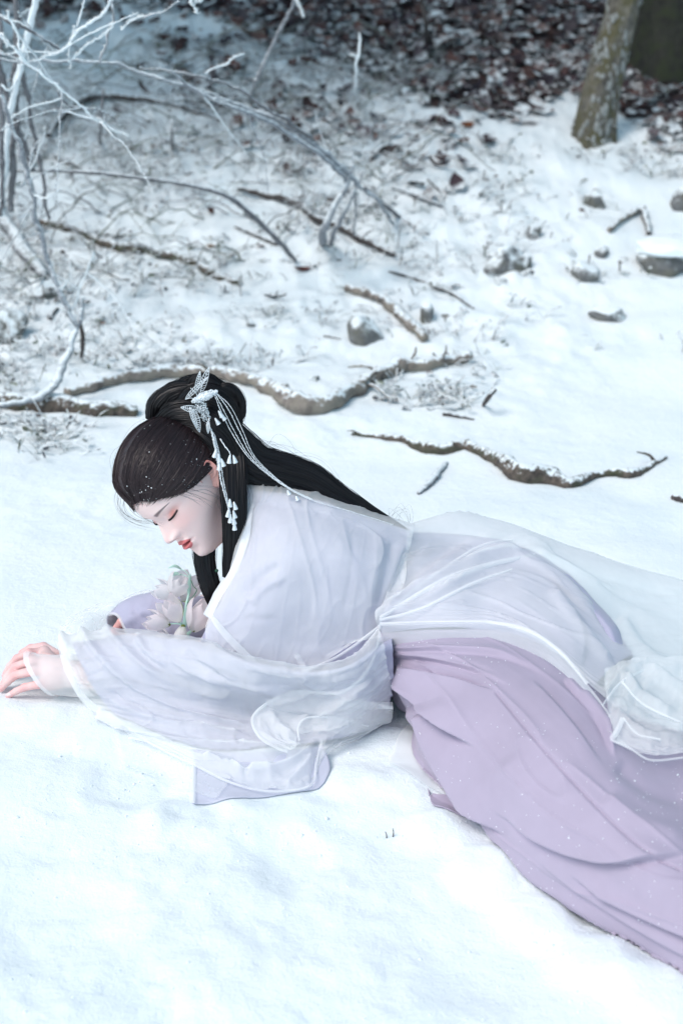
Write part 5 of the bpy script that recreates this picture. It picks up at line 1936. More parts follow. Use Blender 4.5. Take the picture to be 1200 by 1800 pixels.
# --- hems and seams of the sheer robe
for pts, w in [
    ([(106, 1126, .104), (113, 1155, .097), (124, 1185, .085), (148, 1228, .044), (185, 1256, .016), (212, 1275, .008)], 12),
    ([(190, 1252, .020), (262, 1305, .012), (335, 1341, .012), (405, 1375, .014), (475, 1391, .014), (545, 1381, .014), (556, 1340, .016), (566, 1300, .03)], 4.5),
    ([(370, 1078, 2.25), (384, 1100, 2.235), (410, 1130, 2.215), (445, 1165, 2.195), (490, 1192, 2.185)], [5, 11, 13, 13, 8]),
    ([(360, 1130, 2.23), (420, 1172, 2.20), (490, 1194, 2.185), (540, 1178, 2.19), (600, 1150, 2.20), (668, 1100, 2.22)], 5),
    ([(520, 1150, 2.2), (535, 1175, 2.19), (552, 1203, .125)], 9.5),
    ([(668, 1086, 2.215), (666, 1120, 2.21), (656, 1158, .168), (635, 1192, .145), (605, 1215, .125), (575, 1218, .105), (552, 1210, .10)], 5),
    ([(690, 1244, .060), (625, 1230, .078), (570, 1219, .088), (525, 1215, .092), (475, 1233, .088), (444, 1262, .078), (457, 1296, .065), (492, 1317, .055), (505, 1321, .052)], 5),
    ([(690, 1240, .070), (640, 1240, .074), (600, 1232, .08)], 12.5),
    ([(526, 1302, .056), (524, 1280, .066), (535, 1264, .072), (565, 1260, .072), (605, 1266, .064), (648, 1276, .04)], 3.5),
]:
    ribbon('hem', pts, w, M['hem_soft' if np.ndim(w) == 0 and w in (12.5, 9.5) else 'hem_white'], sheer_b, lift=.006, wav=.002)

# --- cuff at the near wrist
WR = []
for k, (x, y, hw_, z) in enumerate([(70, 1184, 41, .050), (92, 1186, 44, .052), (115, 1188, 46, .054), (150, 1186, 50, .058)]):
    ring = []
    for a in np.linspace(0, 2 * math.pi, 13):
        c_ = P(x + 12 * math.sin(a) * -1, y, HZ + z)
        ring.append(c_ + np.array([-.012 * math.sin(a), .034 * math.cos(a), .040 * math.sin(a)]))
    WR.append(ring)
wg = netgrid(np.array(WR), 40, 80)
wg[..., 2] = np.maximum(wg[..., 2], hq(wg[..., 0], wg[..., 1]) + .003)
usl = Geo().grid(wg).build('under_sleeve', M['organza'], bodice)
Geo().grid(netgrid(np.array([np.array(WR[0]) * 1.0, np.array(WR[0]) * .55 + np.array(WR[1]) * .45]), 10, 80) + (netgrid(np.array([WR[0], WR[0]]), 10, 80) - P(70, 1184, HZ + .05)) * .06).build('cuff', M['hem_white'], usl)

# --- far sleeve
RS = [[(200, 1116, 2.52), (240, 1120, 2.58), (280, 1120, 2.60), (330, 1122, 2.60), (395, 1126, 2.60)],
      [(189, 1096, 2.545), (230, 1080, 2.60), (278, 1074, 2.62), (330, 1074, 2.62), (395, 1080, 2.62)],
      [(191, 1080, 2.525), (226, 1052, 2.52), (275, 1041, 2.51), (330, 1046, 2.50), (395, 1058, 2.49)],
      [(209, 1084, 2.478), (236, 1078, 2.455), (278, 1072, 2.45), (330, 1074, 2.45), (395, 1082, 2.45)],
      [(218, 1102, 2.458), (242, 1108, 2.445), (280, 1112, 2.435), (330, 1114, 2.43), (395, 1118, 2.43)],
      [(226, 1118, 2.452), (248, 1132, 2.45), (282, 1138, 2.445), (330, 1140, 2.445), (395, 1140, 2.445)]]
rsl, _ = sheet('sleeve', RS, M['lilac'], 60, 90, [([(230, 1070), (260, 1090), (300, 1100)], -.006, 8), ([(215, 1100), (240, 1080), (280, 1065)], .004, 8)], wr=((3, 6, .004, 9.0),), parent=bodice, thick=.002, label='lilac inner sleeve of the folded far arm')
ribbon('cuff', [(191, 1081, 2.515), (202, 1079, 2.49), (210, 1085, 2.474), (218, 1102, 2.454), (226, 1119, 2.446)], 5, M['hem_white'], rsl, lift=.004)
ORS = [[(120, 1110, 2.62), (160, 1085, 2.64), (205, 1070, 2.66), (255, 1058, 2.68), (310, 1056, 2.68), (390, 1060, 2.68)],
       [(106, 1098, 2.50), (150, 1072, 2.52), (200, 1060, 2.52), (252, 1040, 2.52), (310, 1038, 2.51), (390, 1050, 2.50)],
       [(108, 1118, 2.42), (155, 1104, 2.44), (205, 1096, 2.53), (255, 1086, 2.56), (310, 1085, 2.56), (390, 1090, 2.56)],
       [(112, 1134, 2.38), (160, 1128, 2.40), (210, 1122, 2.50), (260, 1124, 2.52), (312, 1126, 2.52), (390, 1130, 2.52)]]
sheet('outer_sleeve', ORS, M['organza_thin'], 60, 110, [([(120, 1110), (170, 1090), (215, 1062)], .008, 8), ([(130, 1125), (190, 1105), (240, 1110)], -.006, 8)], wr=((4, 7, .006, 19.0),), parent=sheer_b)

# --- skirts of the robe over the hip
HIP = [
    [(722, 985, 2.72), (800, 975, 2.80), (870, 985, 2.80), (935, 1005, 2.80), (1000, 1050, 2.75), (1060, 1110, 2.62), (1108, 1165, 2.45)],
    [(718, 936, 2.42), (800, 938, 2.46), (870, 946, 2.47), (935, 968, 2.45), (1000, 1012, 2.39), (1060, 1080, 2.30), (1110, 1152, 2.20)],
    [(705, 985, 2.36), (790, 975, 2.40), (865, 985, 2.39), (930, 1010, 2.36), (990, 1055, 2.29), (1040, 1115, 2.20), (1078, 1170, 2.12)],
    [(690, 1035, 2.30), (785, 1020, 2.30), (860, 1030, 2.30), (920, 1055, 2.26), (975, 1100, 2.20), (1018, 1150, 2.12), (1050, 1198, 2.05)],
    [(672, 1085, 2.25), (780, 1070, 2.235), (855, 1075, 2.235), (910, 1100, 2.19), (960, 1140, 2.12), (1000, 1185, 2.04), (1032, 1226, 1.975)],
    [(672, 1112, 2.24), (780, 1104, 2.205), (855, 1108, 2.19), (915, 1128, 2.15), (962, 1162, 2.09), (1002, 1207, 2.01), (1040, 1252, 1.945)],
]
hfold = [([(676, 1088), (760, 1064), (850, 1050), (940, 1070)], .010, 3, (0, .3), 24), ([(680, 1080), (760, 1032), (850, 1005), (940, 1022), (1000, 1075)], .012, 3, (0, .3), 28), ([(690, 1062), (760, 1000), (840, 966), (920, 968)], .010, 3, (0, .3), 26),
         ([(850, 1062), (930, 1078), (985, 1122), (1012, 1172)], .010, 3, (.2, .2), -22), ([(890, 1010), (970, 1045), (1016, 1105), (1020, 1180)], .014, 3, (.2, .15), 26), ([(960, 1010), (1030, 1070), (1085, 1140)], .010, 3, (.2, .2), -24),
         ([(722, 1000), (735, 970), (760, 948)], .010, 3, (.1, .3), 14), ([(700, 1060), (716, 1010), (730, 970)], .010, 3, (.1, .3), -14)]
hip, _ = sheet('robe_skirt', HIP, M['lilac'], 110, 200, hfold, wr=((4, 5, .006, 31.0), (14, 10, .0012, 8.0)), parent=bodice, thick=.003)
OH = [
    [(722, 975, 2.80), (800, 960, 2.86), (870, 965, 2.90), (935, 985, 2.90), (1000, 1000, 2.90), (1080, 1025, 2.85), (1200, 1060, 2.75), (1340, 1100, 2.70)],
    [(716, 930, 2.43), (800, 908, 2.50), (870, 920, 2.52), (935, 941, 2.52), (1000, 966, 2.52), (1080, 996, 2.52), (1200, 1029, 2.58), (1340, 1070, 2.60)],
    [(703, 983, 2.345), (790, 970, 2.385), (865, 980, 2.375), (940, 1002, 2.35), (1010, 1040, 2.33), (1085, 1080, 2.35), (1200, 1100, 2.40), (1340, 1130, 2.48)],
    [(688, 1033, 2.285), (785, 1016, 2.285), (862, 1027, 2.28), (935, 1055, 2.24), (1005, 1100, 2.18), (1080, 1150, 2.16), (1200, 1165, 2.25), (1340, 1190, 2.30)],
    [(668, 1083, 2.235), (780, 1068, 2.22), (858, 1073, 2.215), (920, 1099, 2.17), (985, 1145, 2.09), (1060, 1200, 2.03), (1190, 1230, 2.06), (1340, 1260, 2.10)],
    [(668, 1100, 2.225), (780, 1098, 2.19), (858, 1102, 2.175), (922, 1122, 2.13), (978, 1162, 2.06), (1045, 1225, 1.97), (1130, 1280, 1.91), (1340, 1320, 1.93)],
]
ohfold = [([(668, 1086), (740, 1040), (800, 1010), (870, 988), (940, 974)], .014, 8, (0, .2)), ([(668, 1090), (750, 1062), (820, 1020), (900, 1000)], .010, 7, (0, .3)), ([(700, 1050), (780, 985), (880, 955), (960, 985)], -.008, 12, (0, .2)),
          ([(800, 1010), (900, 985), (980, 1030), (1060, 1120)], .010, 10), ([(900, 960), (990, 1000), (1080, 1070), (1200, 1120)], .010, 12), ([(950, 965), (1050, 1010), (1200, 1060)], -.008, 12),
          ([(690, 1070), (760, 1010), (830, 960), (900, 945)], .008, 9, (0, .2)), ([(960, 1040), (1020, 1120), (1070, 1190)], .010, 9), ([(1080, 1090), (1130, 1160), (1200, 1200)], .012, 12)]
sheet('outer_skirt', OH, M['organza_veil'], 120, 220, ohfold, clear=.013, wr=((4, 5, .005, 41.0), (8, 2.0, -.004, 8.0), (18, 1.6, -.0025, 19.0)), off=.012, parent=sheer_b)
BAND = [[(668, 1098, 2.215), (780, 1095, 2.175), (870, 1096, 2.155), (930, 1110, 2.11), (985, 1148, 2.04), (1032, 1203, 1.965), (1066, 1248, 1.905)],
        [(672, 1120, 2.205), (780, 1116, 2.165), (870, 1116, 2.14), (933, 1130, 2.095), (987, 1166, 2.025), (1034, 1220, 1.95), (1072, 1262, 1.89)],
        [(680, 1142, 2.20), (780, 1138, 2.16), (870, 1135, 2.13), (937, 1150, 2.08), (990, 1184, 2.01), (1036, 1236, 1.935), (1078, 1276, 1.875)]]
sheet('robe_hem', BAND, M['hem_band'], 24, 150, wr=((2, 7, .002, 6.0),), parent=sheer_b, label='broad white hem band across the hip')
for pts, w in [([(668, 1086, 2.21), (740, 1042, 2.245), (800, 1012, 2.275), (870, 990, 2.32), (940, 975, 2.38)], [6, 9, 11, 9, 5]),
               ([(668, 1090, 2.21), (750, 1066, 2.21), (820, 1030, 2.25), (900, 1000, 2.30)], [5, 6, 6, 3]),
               ([(690, 1068, 2.235), (760, 1012, 2.29), (830, 966, 2.36), (900, 948, 2.42)], [3, 5, 5, 3]),
               ([(668, 1097, 2.205), (780, 1094, 2.165), (870, 1095, 2.145), (930, 1109, 2.10), (985, 1147, 2.03), (1032, 1202, 1.955)], 6)]:
    ribbon('hem', pts, w, M['hem_white'], sheer_b, lift=.007)

# --- mauve skirt
SK_ = [
    [(680, 1116, 2.36), (770, 1105, 2.40), (880, 1100, 2.40), (985, 1140, 2.32), (1065, 1215, 2.22), (1130, 1260, 2.15), (1230, 1290, 2.1), (1360, 1310, 2.1), (1500, 1400, .01)],
    [(664, 1114, 2.235), (770, 1108, 2.215), (880, 1108, 2.20), (985, 1150, 2.10), (1065, 1235, 1.985), (1130, 1300, 1.90), (1230, 1325, 1.87), (1360, 1350, 1.85), (1520, 1430, .03)],
    [(670, 1134, .150), (780, 1143, .185), (890, 1170, .205), (985, 1240, .205), (1075, 1330, .195), (1160, 1410, .175), (1270, 1470, .155), (1390, 1510, .13), (1560, 1560, .04)],
    [(676, 1152, .138), (765, 1178, .160), (855, 1225, .182), (945, 1310, .185), (1035, 1410, .175), (1130, 1500, .150), (1250, 1580, .125), (1380, 1640, .10), (1560, 1690, .035)],
    [(680, 1170, .118), (745, 1215, .125), (815, 1290, .130), (890, 1385, .120), (980, 1480, .105), (1080, 1560, .085), (1210, 1660, .065), (1350, 1740, .05), (1530, 1800, .02)],
    [(682, 1190, .085), (716, 1242, .065), (768, 1330, .048), (828, 1425, .026), (905, 1522, .016), (1015, 1605, .012), (1125, 1670, .010), (1260, 1755, .010), (1440, 1850, .008)],
    [(690, 1196, .010), (730, 1236, .0), (780, 1322, .0), (838, 1414, .0), (915, 1512, .0), (1025, 1594, .0), (1135, 1660, .0), (1270, 1745, .0), (1450, 1840, .0)],
]
kfold = [([(684, 1166), (760, 1192), (830, 1208), (872, 1217)], .022, 3, (.30, .35), 40), ([(684, 1150), (760, 1160), (840, 1180), (900, 1205)], .010, 3, (.10, .4), -16), ([(684, 1144), (780, 1146), (880, 1152), (960, 1185)], .010, 3, (.10, .4), -14),
         ([(688, 1176), (740, 1226), (800, 1282), (842, 1316)], .030, 3, (.25, .30), -40), ([(720, 1160), (800, 1166), (880, 1190)], -.004, 6),
         ([(745, 1246), (762, 1302), (800, 1370), (838, 1428), (892, 1472)], .028, 3, (.08, .30), -34), ([(722, 1240), (735, 1300), (775, 1370)], .010, 12),
         ([(862, 1412), (950, 1474), (1050, 1506), (1160, 1506), (1230, 1490)], .017, 4, (.3, .3), -44), ([(1000, 1530), (1090, 1585), (1200, 1636), (1260, 1660)], .016, 4, (.3, .1), -46), ([(930, 1500), (1010, 1560), (1100, 1620), (1230, 1690)], .008, 5, (.25, .1), -30),
         ([(930, 1195), (1000, 1270), (1060, 1350)], .007, 4, (.2, .4), 26), ([(990, 1190), (1050, 1262), (1085, 1335)], .010, 3, (.1, .3), -22), ([(1020, 1215), (1060, 1270), (1080, 1330)], .006, 5),
         ([(1060, 1400), (1130, 1450), (1220, 1480)], .008, 18), ([(1080, 1340), (1150, 1390), (1230, 1400)], -.007, 14), ([(880, 1330), (960, 1420), (1050, 1480)], .008, 26),
         ([(868, 1213), (940, 1300), (1040, 1410), (1130, 1495), (1200, 1532)], -.0045, 2.4, (.02, .02))]
skirt, SKG = sheet('skirt', SK_, M['skirt_mauve'], 230, 480, kfold, wr=((5, 3, .006, 51.0), (14, 8, .0012, 13.0), (7, .9, -.003, 13.0)), thick=.004, label='mauve skirt fanning out in folds from the waist')
FL1 = [[(775, 1262, .075), (785, 1320, .055), (805, 1370, .040), (840, 1415, .030), (880, 1455, .02)], [(755, 1255, .055), (745, 1305, .040), (765, 1355, .025), (805, 1402, .016), (850, 1445, .012)],
       [(742, 1252, .030), (721, 1300, .012), (738, 1348, .008), (785, 1395, .006), (836, 1440, .006)]]
sheet('skirt_fold', FL1, M['skirt_mauve'], 50, 90, [([(745, 1270), (750, 1320), (790, 1380)], .010, 10)], wr=((3, 5, .004, 9.0),), parent=skirt, thick=.003)
FL2 = [[(760, 1395, .016), (800, 1400, .016), (845, 1425, .014)], [(753, 1402, .008), (780, 1420, .010), (840, 1438, .008)], [(751, 1398, .003), (768, 1430, .003), (832, 1442, .003)]]
sheet('skirt_fold', FL2, M['skirt_mauve'], 30, 50, parent=skirt, thick=.002)
FL3 = [[(676, 1160, .12), (700, 1200, .085), (725, 1235, .065), (748, 1262, .05)], [(680, 1188, .085), (700, 1222, .055), (728, 1248, .04), (745, 1265, .03)], [(682, 1210, .05), (700, 1245, .02), (728, 1258, .015), (742, 1268, .012)]]
sheet('skirt_fold', FL3, M['skirt_mauve'], 40, 60, [([(695, 1190), (720, 1230), (740, 1255)], -.012, 6)], parent=skirt, thick=.003)

# --- loose sheer tail over the skirt and a sheer panel on the snow
TAIL = [[(1060, 1190, 2.02), (1110, 1170, 2.06), (1170, 1165, 2.10), (1250, 1180, 2.12), (1340, 1200, 2.14)],
        [(1062, 1225, 1.955), (1110, 1215, 1.97), (1170, 1215, 1.99), (1250, 1230, 2.0), (1340, 1250, 2.02)],
        [(1068, 1262, 1.89), (1115, 1262, 1.885), (1175, 1265, 1.885), (1250, 1275, 1.89), (1340, 1290, 1.90)],
        [(1068, 1295, 1.85), (1120, 1305, 1.83), (1180, 1310, 1.825), (1250, 1315, 1.83), (1340, 1325, 1.84)],
        [(1078, 1302, 1.84), (1142, 1336, 1.80), (1190, 1332, 1.80), (1250, 1332, 1.81), (1340, 1340, 1.82)]]
sheet('robe_tail', TAIL, M['organza'], 90, 110, [([(1060, 1250), (1092, 1200), (1130, 1180)], .012, 7), ([(1092, 1200), (1130, 1240), (1200, 1270)], .014, 8), ([(1075, 1255), (1095, 1270), (1130, 1300), (1200, 1310)], .008, 6), ([(1110, 1230), (1150, 1260), (1200, 1262)], -.010, 9), ([(1130, 1180), (1180, 1220), (1250, 1240)], .012, 12)],
      wr=((6, 6, .008, 61.0), (20, 18, .003, 5.0)), off=.012, parent=sheer_b)
for pts, w in [([(1094, 1262, 1.87), (1086, 1280, 1.85), (1074, 1300, 1.83)], 9), ([(1072, 1300, 1.83), (1110, 1318, 1.81), (1142, 1336, 1.79), (1200, 1332, 1.79)], 4), ([(1094, 1262, 1.87), (1120, 1290, 1.84), (1160, 1300, 1.82)], 4),
               ([(1058, 1240, 1.90), (1092, 1198, 1.97), (1130, 1178, 2.02)], 4), ([(1092, 1198, 1.96), (1130, 1238, 1.91), (1200, 1272, 1.87)], 4)]:
    ribbon('hem', pts, w, M['hem_white'], sheer_b, lift=.014)
FP = [[(728, 1262, .004), (745, 1300, .004), (770, 1350, .004), (800, 1396, .006)], [(702, 1300, .003), (720, 1330, .003), (745, 1370, .003), (790, 1402, .004)], [(680, 1348, .002), (705, 1368, .002), (735, 1390, .002), (780, 1404, .003)]]
sheet('outer_panel', FP, M['organza'], 40, 50, wr=((3, 3, .003, 5.0),), parent=sheer_b, clear=.005)
FP2 = [[(190, 1262, .006), (260, 1306, .006), (335, 1342, .006), (405, 1376, .006)], [(205, 1310, .003), (262, 1340, .003), (320, 1370, .003), (390, 1400, .003)], [(215, 1350, .001), (270, 1368, .001), (320, 1390, .001), (380, 1412, .001)]]
sheet('outer_panel', FP2, M['organza_thin'], 40, 60, wr=((3, 3, .003, 5.0),), parent=sheer_b, clear=.010)

# snow flecks on the skirt
krg = np.random.default_rng(77)
ii, jj = krg.integers(40, 220, 650), krg.integers(20, 380, 650)
cl = n2(ii / 60.0, jj / 60.0, 2.0, 3, 9.0) > -.05
pp = SKG[ii, jj][cl]
nn = np.tile(np.array([0, -.3, .95]), (len(pp), 1))
o = flecks(pp + np.array([0, 0, .0012]), nn, .0007, krg).build('snow_flecks', M['snow_fleck'], skirt, shade=False)
o['kind'] = 'stuff'

# ------------------------------------------------------------------ silver hair ornament
m, nt, b = new_mat('silver')
b.inputs['Base Color'].default_value = (0.80, 0.85, 0.88, 1)
b.inputs['Metallic'].default_value = 0.55
b.inputs['Roughness'].default_value = 0.32
bump(nt, b, noise(nt, 900, 2, 0.5, geo_pos(nt)), 0.5, 0.002)
M['silver'] = m
org = np.random.default_rng(15)


def ball(c, r, nu=6, nv=8):
    th_ = np.linspace(0, math.pi, nu)[:, None]
    ph_ = np.linspace(0, 2 * math.pi, nv, endpoint=False)[None]
    return np.stack([np.sin(th_) * np.cos(ph_), np.sin(th_) * np.sin(ph_), np.cos(th_) + 0 * ph_], -1) * r + np.asarray(c)


orn = empty('hair_ornament', PY(362, 700, by - .085))
tag(orn, 'silver beaded hair ornament with leaves, chains and bell tassels pinned in the bun', 'hair ornament')
OY = by - .085


def bead_string(name, pix, Ys, r, parent=orn, step=1.9):
    p = np.array([PY(q[0], q[1], y) for q, y in zip(pix, Ys)])
    L = np.linalg.norm(np.diff(p, axis=0), axis=1).sum()
    n_ = max(int(L / (r * step)), 4)
    q = crom(p, n_) + org.normal(0, r * .22, (n_, 3))
    ge = Geo()
    ge.grid(tube_grid(q, r * .35, 5), wrap=True)
    for c_ in q:
        ge.grid(ball(c_, r * org.uniform(.8, 1.2), 5, 6), wrap=True)
    return ge.build(name, M['silver'], parent)


def bell(px, py, Y, L=.013, ang=0.0, parent=orn):
    top = PY(px, py, Y)
    d = np.array([math.sin(ang), 0, -math.cos(ang)])
    k = np.linspace(0, 1, 7)
    pts = top + d * (k * L)[:, None]
    rr = .0010 + .0036 * k ** .8
    g_ = tube_grid(pts, rr, 8)
    g_ = g_[:-1]
    Geo().grid(g_, wrap=True).build('bell_drop', M['silver'], parent)


def leaf_plate(pix_a, pix_b, Y, w, bend=.004, parent=orn):
    """filigree leaf: rim wire, mid vein and cross veins with beads"""
    a, b_ = PY(*pix_a, Y), PY(*pix_b, Y - .006)
    d = b_ - a
    L = np.linalg.norm(d)
    d /= L
    s = np.cross(d, [0.1, -.9, .4])
    s /= np.linalg.norm(s)
    nrm_ = np.cross(s, d)
    t_ = np.linspace(0, 1, 22)
    prof = w * np.sin(np.pi * t_ ** .85) ** .8
    mid = a + d * (t_ * L)[:, None] + nrm_ * (bend * np.sin(np.pi * t_))[:, None]
    ge = Geo()
    ge.grid(tube_grid(mid, .0006, 5), wrap=True)
    for sg in (-1, 1):
        ge.grid(tube_grid(mid + s * (prof * sg)[:, None], .0006, 5), wrap=True)
        for k in range(3, 20, 2):
            q = np.linspace(0, 1, 5)[:, None]
            e = mid[min(k + 2, 21)] + s * prof[min(k + 2, 21)] * sg
            ge.grid(tube_grid(mid[k] * (1 - q) + e * q, .0004, 4), wrap=True)
            ge.grid(ball(mid[k] * .5 + e * .5, .0009, 4, 5), wrap=True)
    return ge.build('leaf', M['silver'], parent)


# crystal comb: a lens crowded with beads
ge = Geo()
ca, cb = PY(338, 706, OY), PY(382, 688, OY)
for k in range(330):
    t = org.uniform(0, 1)
    w_ = .0085 * math.sin(math.pi * min(max(t * .96 + .02, 0), 1)) ** .7
    o_ = org.normal(0, 1, 3)
    o_ /= np.linalg.norm(o_)
    ge.grid(ball(ca * (1 - t) + cb * t + o_ * w_ * np.array([.5, .8, 1]), org.uniform(.0011, .0021), 4, 6), wrap=True)
ge.grid(tube_grid(crom([ca, (ca + cb) / 2, cb], 14), .0068 * np.sin(np.linspace(.15, 2.99, 14)), 8), wrap=True)
ge.build('comb', M['silver'], orn)
# clustered stem of beads under the comb
ge = Geo()
path = crom([PY(352, 708, OY), PY(360, 728, OY), PY(370, 752, OY), PY(378, 775, OY - .01)], 50)
for k in range(520):
    t = org.uniform(0, 1)
    i = int(t * 49)
    w_ = .0085 * (1 - .62 * t) + .001
    o_ = org.normal(0, 1, 3)
    o_ /= np.linalg.norm(o_)
    ge.grid(ball(path[i] + o_ * w_ * np.array([1, .6, .6]), org.uniform(.0008, .0017), 4, 6), wrap=True)
ge.build('bead_cluster', M['silver'], orn)
leaf_plate((350, 694), (368, 645), OY + .03, .006)
leaf_plate((345, 690), (352, 652), OY + .03, .004)
leaf_plate((326, 702), (366, 662), OY + .02, .004)
leaf_plate((352, 722), (318, 716), OY - .005, .006)
leaf_plate((340, 720), (351, 760), OY - .012, .006)
leaf_plate((334, 716), (346, 752), OY - .012, .004)
leaf_plate((366, 740), (366, 762), OY - .012, .003)
for a_, b_ in [((352, 700), (356, 672)), ((346, 703), (326, 702)), ((354, 722), (338, 722)), ((356, 735), (344, 738)), ((350, 700), (335, 682))]:
    Geo().grid(tube_grid(crom([PY(*a_, OY), (PY(*a_, OY) + PY(*b_, OY)) / 2 + [0, 0, .003], PY(*b_, OY)], 10), .0006, 5), wrap=True).build('pin', M['silver'], orn)
# tassel hanging before the ear
T1 = [[(372, 755), (381, 790), (386, 830), (395, 870), (404, 900)], [(376, 760), (386, 800), (392, 840), (400, 880), (408, 915)], [(370, 752), (380, 800), (388, 845), (398, 880), (402, 895)], [(374, 765), (378, 785), (384, 800)], [(386, 770), (396, 785), (404, 796), (405, 803)]]
TY = [OY - .01, 2.345, 2.325, 2.315, 2.310]
for t_ in T1:
    bead_string('chain', t_, TY[:len(t_)] if len(t_) > 3 else [OY - .012, 2.335, 2.325], .0012)
for x, y, a_ in [(380, 790, -.25), (384, 798, .1), (389, 806, .25), (386, 812, -.1), (404, 800, -.1), (410, 800, .25), (404, 877, 0), (411, 882, .2), (402, 895, -.15), (410, 897, .2), (405, 905, -.05), (412, 918, .0), (410, 908, .12)]:
    bell(x, y, 2.312 if y > 850 else 2.318, .0145, a_)
# long chains trailing along the ponytail
for k in range(4):
    o_ = [0, 3.5, 9, 13][k]
    bead_string('chain', [(376 + o_ * .4, 690 + o_ * .1), (388 + o_ * 1.3, 722 - o_ * .6), (410 + o_ * 1.2, 765 - o_ * .8), (438 + o_ * .6, 805 - o_ * .4), (476 + o_ * .3, 838 - o_ * .2), (512, 862 - o_ * .2), (548, 879 - o_ * .15)] + ([(620, 900), (690, 922)] if k < 1 else []),
                [OY, OY - .005, OY - .01, 2.372, 2.368, 2.36, 2.35] + ([2.345, 2.35] if k < 1 else []), .00105 if k < 3 else .0008)
for x, y, a_ in [(384, 722, .5), (388, 728, .6), (378, 735, .5)]:
    bell(x, y, OY - .01, .013, a_)
for x, y in [(505, 862), (520, 872)]:
    bell(x, y, 2.35, .008, .4)


# ------------------------------------------------------------------ bouquet of pale pink buds
m, nt, b = new_mat('petal')
at = nt.nodes.new('ShaderNodeAttribute')
at.attribute_name = 'col'
nt.links.new(at.outputs['Color'], b.inputs['Base Color'])
b.inputs['Roughness'].default_value = 0.6
tl = nt.nodes.new('ShaderNodeBsdfTranslucent')
nt.links.new(at.outputs['Color'], tl.inputs['Color'])
mx = nt.nodes.new('ShaderNodeMixShader')
mx.inputs[0].default_value = 0.58
nt.links.new(b.outputs[0], mx.inputs[1])
nt.links.new(tl.outputs[0], mx.inputs[2])
nt.links.new(mx.outputs[0], nt.nodes['Material Output'].inputs['Surface'])
M['petal'] = m
mat_attr('stalk_green', 0.5)
bq = empty('flower_bouquet', PY(318, 1128, 2.40))
tag(bq, 'bouquet of pale pink tulip-like buds with mint green stems under the face', 'bouquet')
frg = np.random.default_rng(44)


def petal_mesh(name, R, L, width, open_, pink):
    nu, nv = 16, 9
    u_ = np.linspace(0, 1, nu)[:, None]
    v_ = np.linspace(-1, 1, nv)[None, :]
    r_ = R * np.sin(np.pi * (.06 + .74 * u_)) ** .75 * (1 + open_ * u_ ** 3)
    wd = width * np.sin(np.pi * np.clip(.10 + .90 * u_, 0, 1) ** 1.15) ** .75 + .02
    an = v_ * wd
    x = r_ * np.cos(an)
    y = r_ * np.sin(an)
    z = L * u_ * (1 - .06 * v_ ** 2) + 0 * an
    g_ = np.stack([x, y, z + 0 * x], -1)
    base = np.array([.97, .955, .965])
    c_ = base * (1 - .55 * u_ ** 2)[..., None] + np.array(pink) * (.55 * u_ ** 2)[..., None]
    c_ = c_ * (1 - .5 * np.exp(-u_ / .10))[..., None] + np.array([.62, .72, .48]) * (.5 * np.exp(-u_ / .10))[..., None]
    c_ = np.broadcast_to(c_, g_.shape)
    return Geo().grid(g_, col=c_.reshape(-1, 3)).build(name, M['petal'])


def bud(base, tip, Y, wpx, open_=.15, pink=(.95, .80, .84), dy=-.012):
    a, b_ = PY(*base, Y), PY(*tip, Y + dy)
    ax = Vector(b_ - a)
    L = ax.length
    R = wpx / 2 / 960.0 * 1.12
    rot = ax.to_track_quat('Z', 'Y').to_matrix().to_4x4()
    fl_ = None
    cal = Geo()
    cal.grid(np.concatenate([tube_grid(np.array([[0, 0, -.003], [0, 0, 0], [0, 0, .003]]), [.002, .0045, .0035], 8)]), wrap=True, col=(.30, .36, .10))
    fl_ = cal.build('flower', M['petal'], bq)
    fl_.matrix_parent_inverse = bq.matrix_world.inverted() if False else Matrix.Translation(-bq.location)
    fl_.matrix_basis = Matrix.Translation(a) @ rot
    outer = petal_mesh('petal', R, L, .95, open_, pink)
    inner = petal_mesh('petal', R * .78, L * .93, .95, -.25, pink)
    for k in range(6):
        src = outer if k % 2 == 0 else inner
        o_ = src if k < 2 else src.copy()
        if k >= 2:
            COL.objects.link(o_)
        o_.parent = fl_
        o_.matrix_basis = Matrix.Rotation(k * math.pi / 3 + frg.uniform(-.15, .15), 4, 'Z') @ Matrix.Rotation(frg.uniform(-.06, .08), 4, 'Y')
    return fl_


bud((297, 1098), (253, 1087), 2.385, 30, .25)
bud((315, 1091), (288, 1053), 2.39, 34, .20)
bud((340, 1108), (362, 1052), 2.38, 42, .10)
bud((305, 1045), (322, 1008), 2.43, 36, .25, (.90, .84, .88))
bud((312, 1046), (268, 1032), 2.44, 30, .30, (.92, .88, .91))
bud((322, 1055), (345, 1015), 2.44, 34, .20, (.90, .84, .88))
bud((296, 1128), (268, 1118), 2.375, 34, .25, (.92, .86, .89))
bud((322, 1100), (314, 1134), 2.372, 22, .05, (.80, .84, .80))


def stalk(pix, Ys, r, col, name='stem'):
    p = np.array([PY(q[0], q[1], y) for q, y in zip(pix, Ys)])
    q = crom(p, 30)
    return Geo().grid(tube_grid(q, np.linspace(r, r * .7, 30), 7), wrap=True, col=col).build(name, M['stalk_green'], bq)


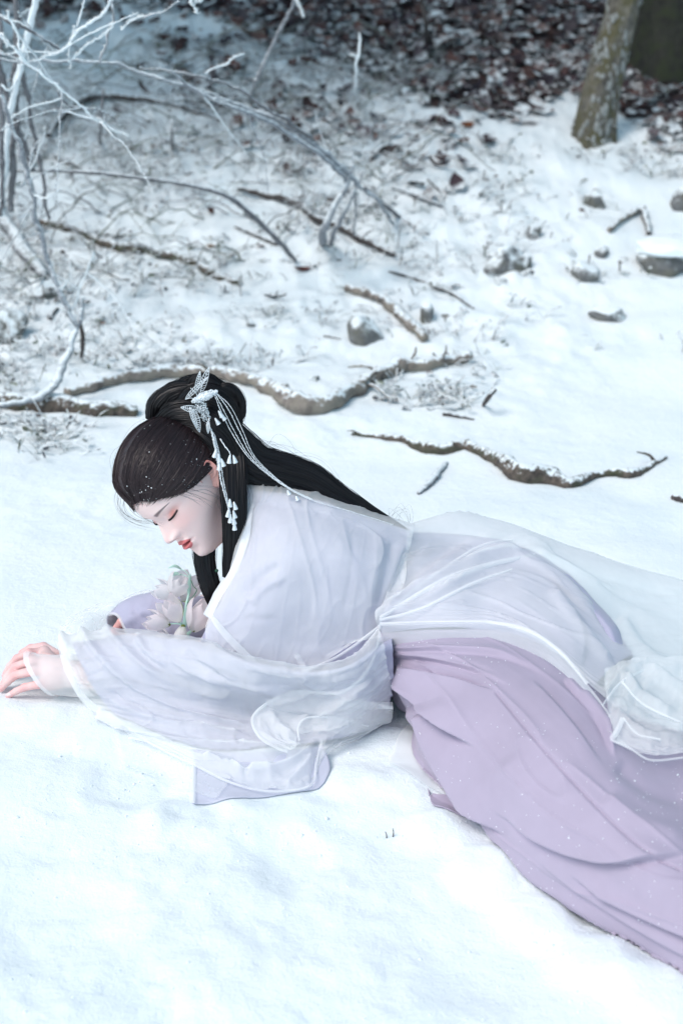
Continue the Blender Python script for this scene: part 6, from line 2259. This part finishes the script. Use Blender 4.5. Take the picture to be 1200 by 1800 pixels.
MINT, GRN = (.52, .78, .68), (.10, .24, .15)
stalk([(322, 1134), (324, 1105), (326, 1070), (333, 1040), (335, 1012)], [2.372, 2.38, 2.395, 2.41, 2.42], .0028, MINT)
stalk([(316, 1134), (320, 1110), (318, 1098), (300, 1096)], [2.372, 2.375, 2.38, 2.385], .0020, MINT)
stalk([(326, 1132), (332, 1116), (338, 1108)], [2.372, 2.375, 2.38], .0022, MINT)
stalk([(320, 1120), (322, 1100), (316, 1092)], [2.374, 2.38, 2.39], .0018, MINT)
stalk([(324, 1085), (318, 1060), (306, 1046)], [2.39, 2.41, 2.43], .0018, (.45, .55, .25))
stalk([(326, 1080), (328, 1062), (322, 1055)], [2.39, 2.41, 2.44], .0018, (.45, .55, .25))
stalk([(330, 1060), (346, 1038), (340, 1030), (336, 1020)], [2.40, 2.40, 2.40, 2.40], .0010, GRN)


def blade(pa, pb, Y, w, col):
    a, b_ = PY(*pa, Y), PY(*pb, Y - .01)
    t_ = np.linspace(0, 1, 14)
    mid = crom([a, (a + b_) / 2 + [0, 0, .006], b_], 14)
    s = np.cross(b_ - a, [0.2, -.8, .6])
    s /= np.linalg.norm(s)
    pr_ = w * np.sin(np.pi * t_ ** .8) ** .9
    up_ = np.cross(s, (b_ - a) / np.linalg.norm(b_ - a))
    g_ = np.stack([mid - s * pr_[:, None] + up_ * pr_[:, None] * .4, mid, mid + s * pr_[:, None] + up_ * pr_[:, None] * .4], 1)
    o_ = Geo().grid(g_, col=col).build('leaf', M['stalk_green'], bq)
    md = o_.modifiers.new('thickness', 'SOLIDIFY')
    md.thickness = .0006


blade((320, 1001), (295, 999), 2.43, .0028, MINT)
blade((320, 1010), (296, 1017), 2.43, .0034, MINT)
blade((332, 1050), (335, 1008), 2.41, .0036, MINT)
blade((324, 1110), (328, 1066), 2.375, .0038, MINT)
blade((326, 1128), (336, 1108), 2.37, .0030, MINT)
blade((322, 1098), (334, 1060), 2.38, .0028, (.36, .60, .48))
stalk([(335, 1014), (326, 1004), (318, 1001)], [2.42, 2.425, 2.43], .0010, MINT)
stalk([(335, 1016), (327, 1012), (318, 1010)], [2.42, 2.425, 2.43], .0010, MINT)
for x, y in [(355, 1034), (381, 1003)]:
    Geo().grid(ball(PY(x, y, 2.385 if x < 370 else 2.355), .0034, 8, 10), wrap=True, col=(.03, .09, .06)).build('berry', M['stalk_green'], bq)
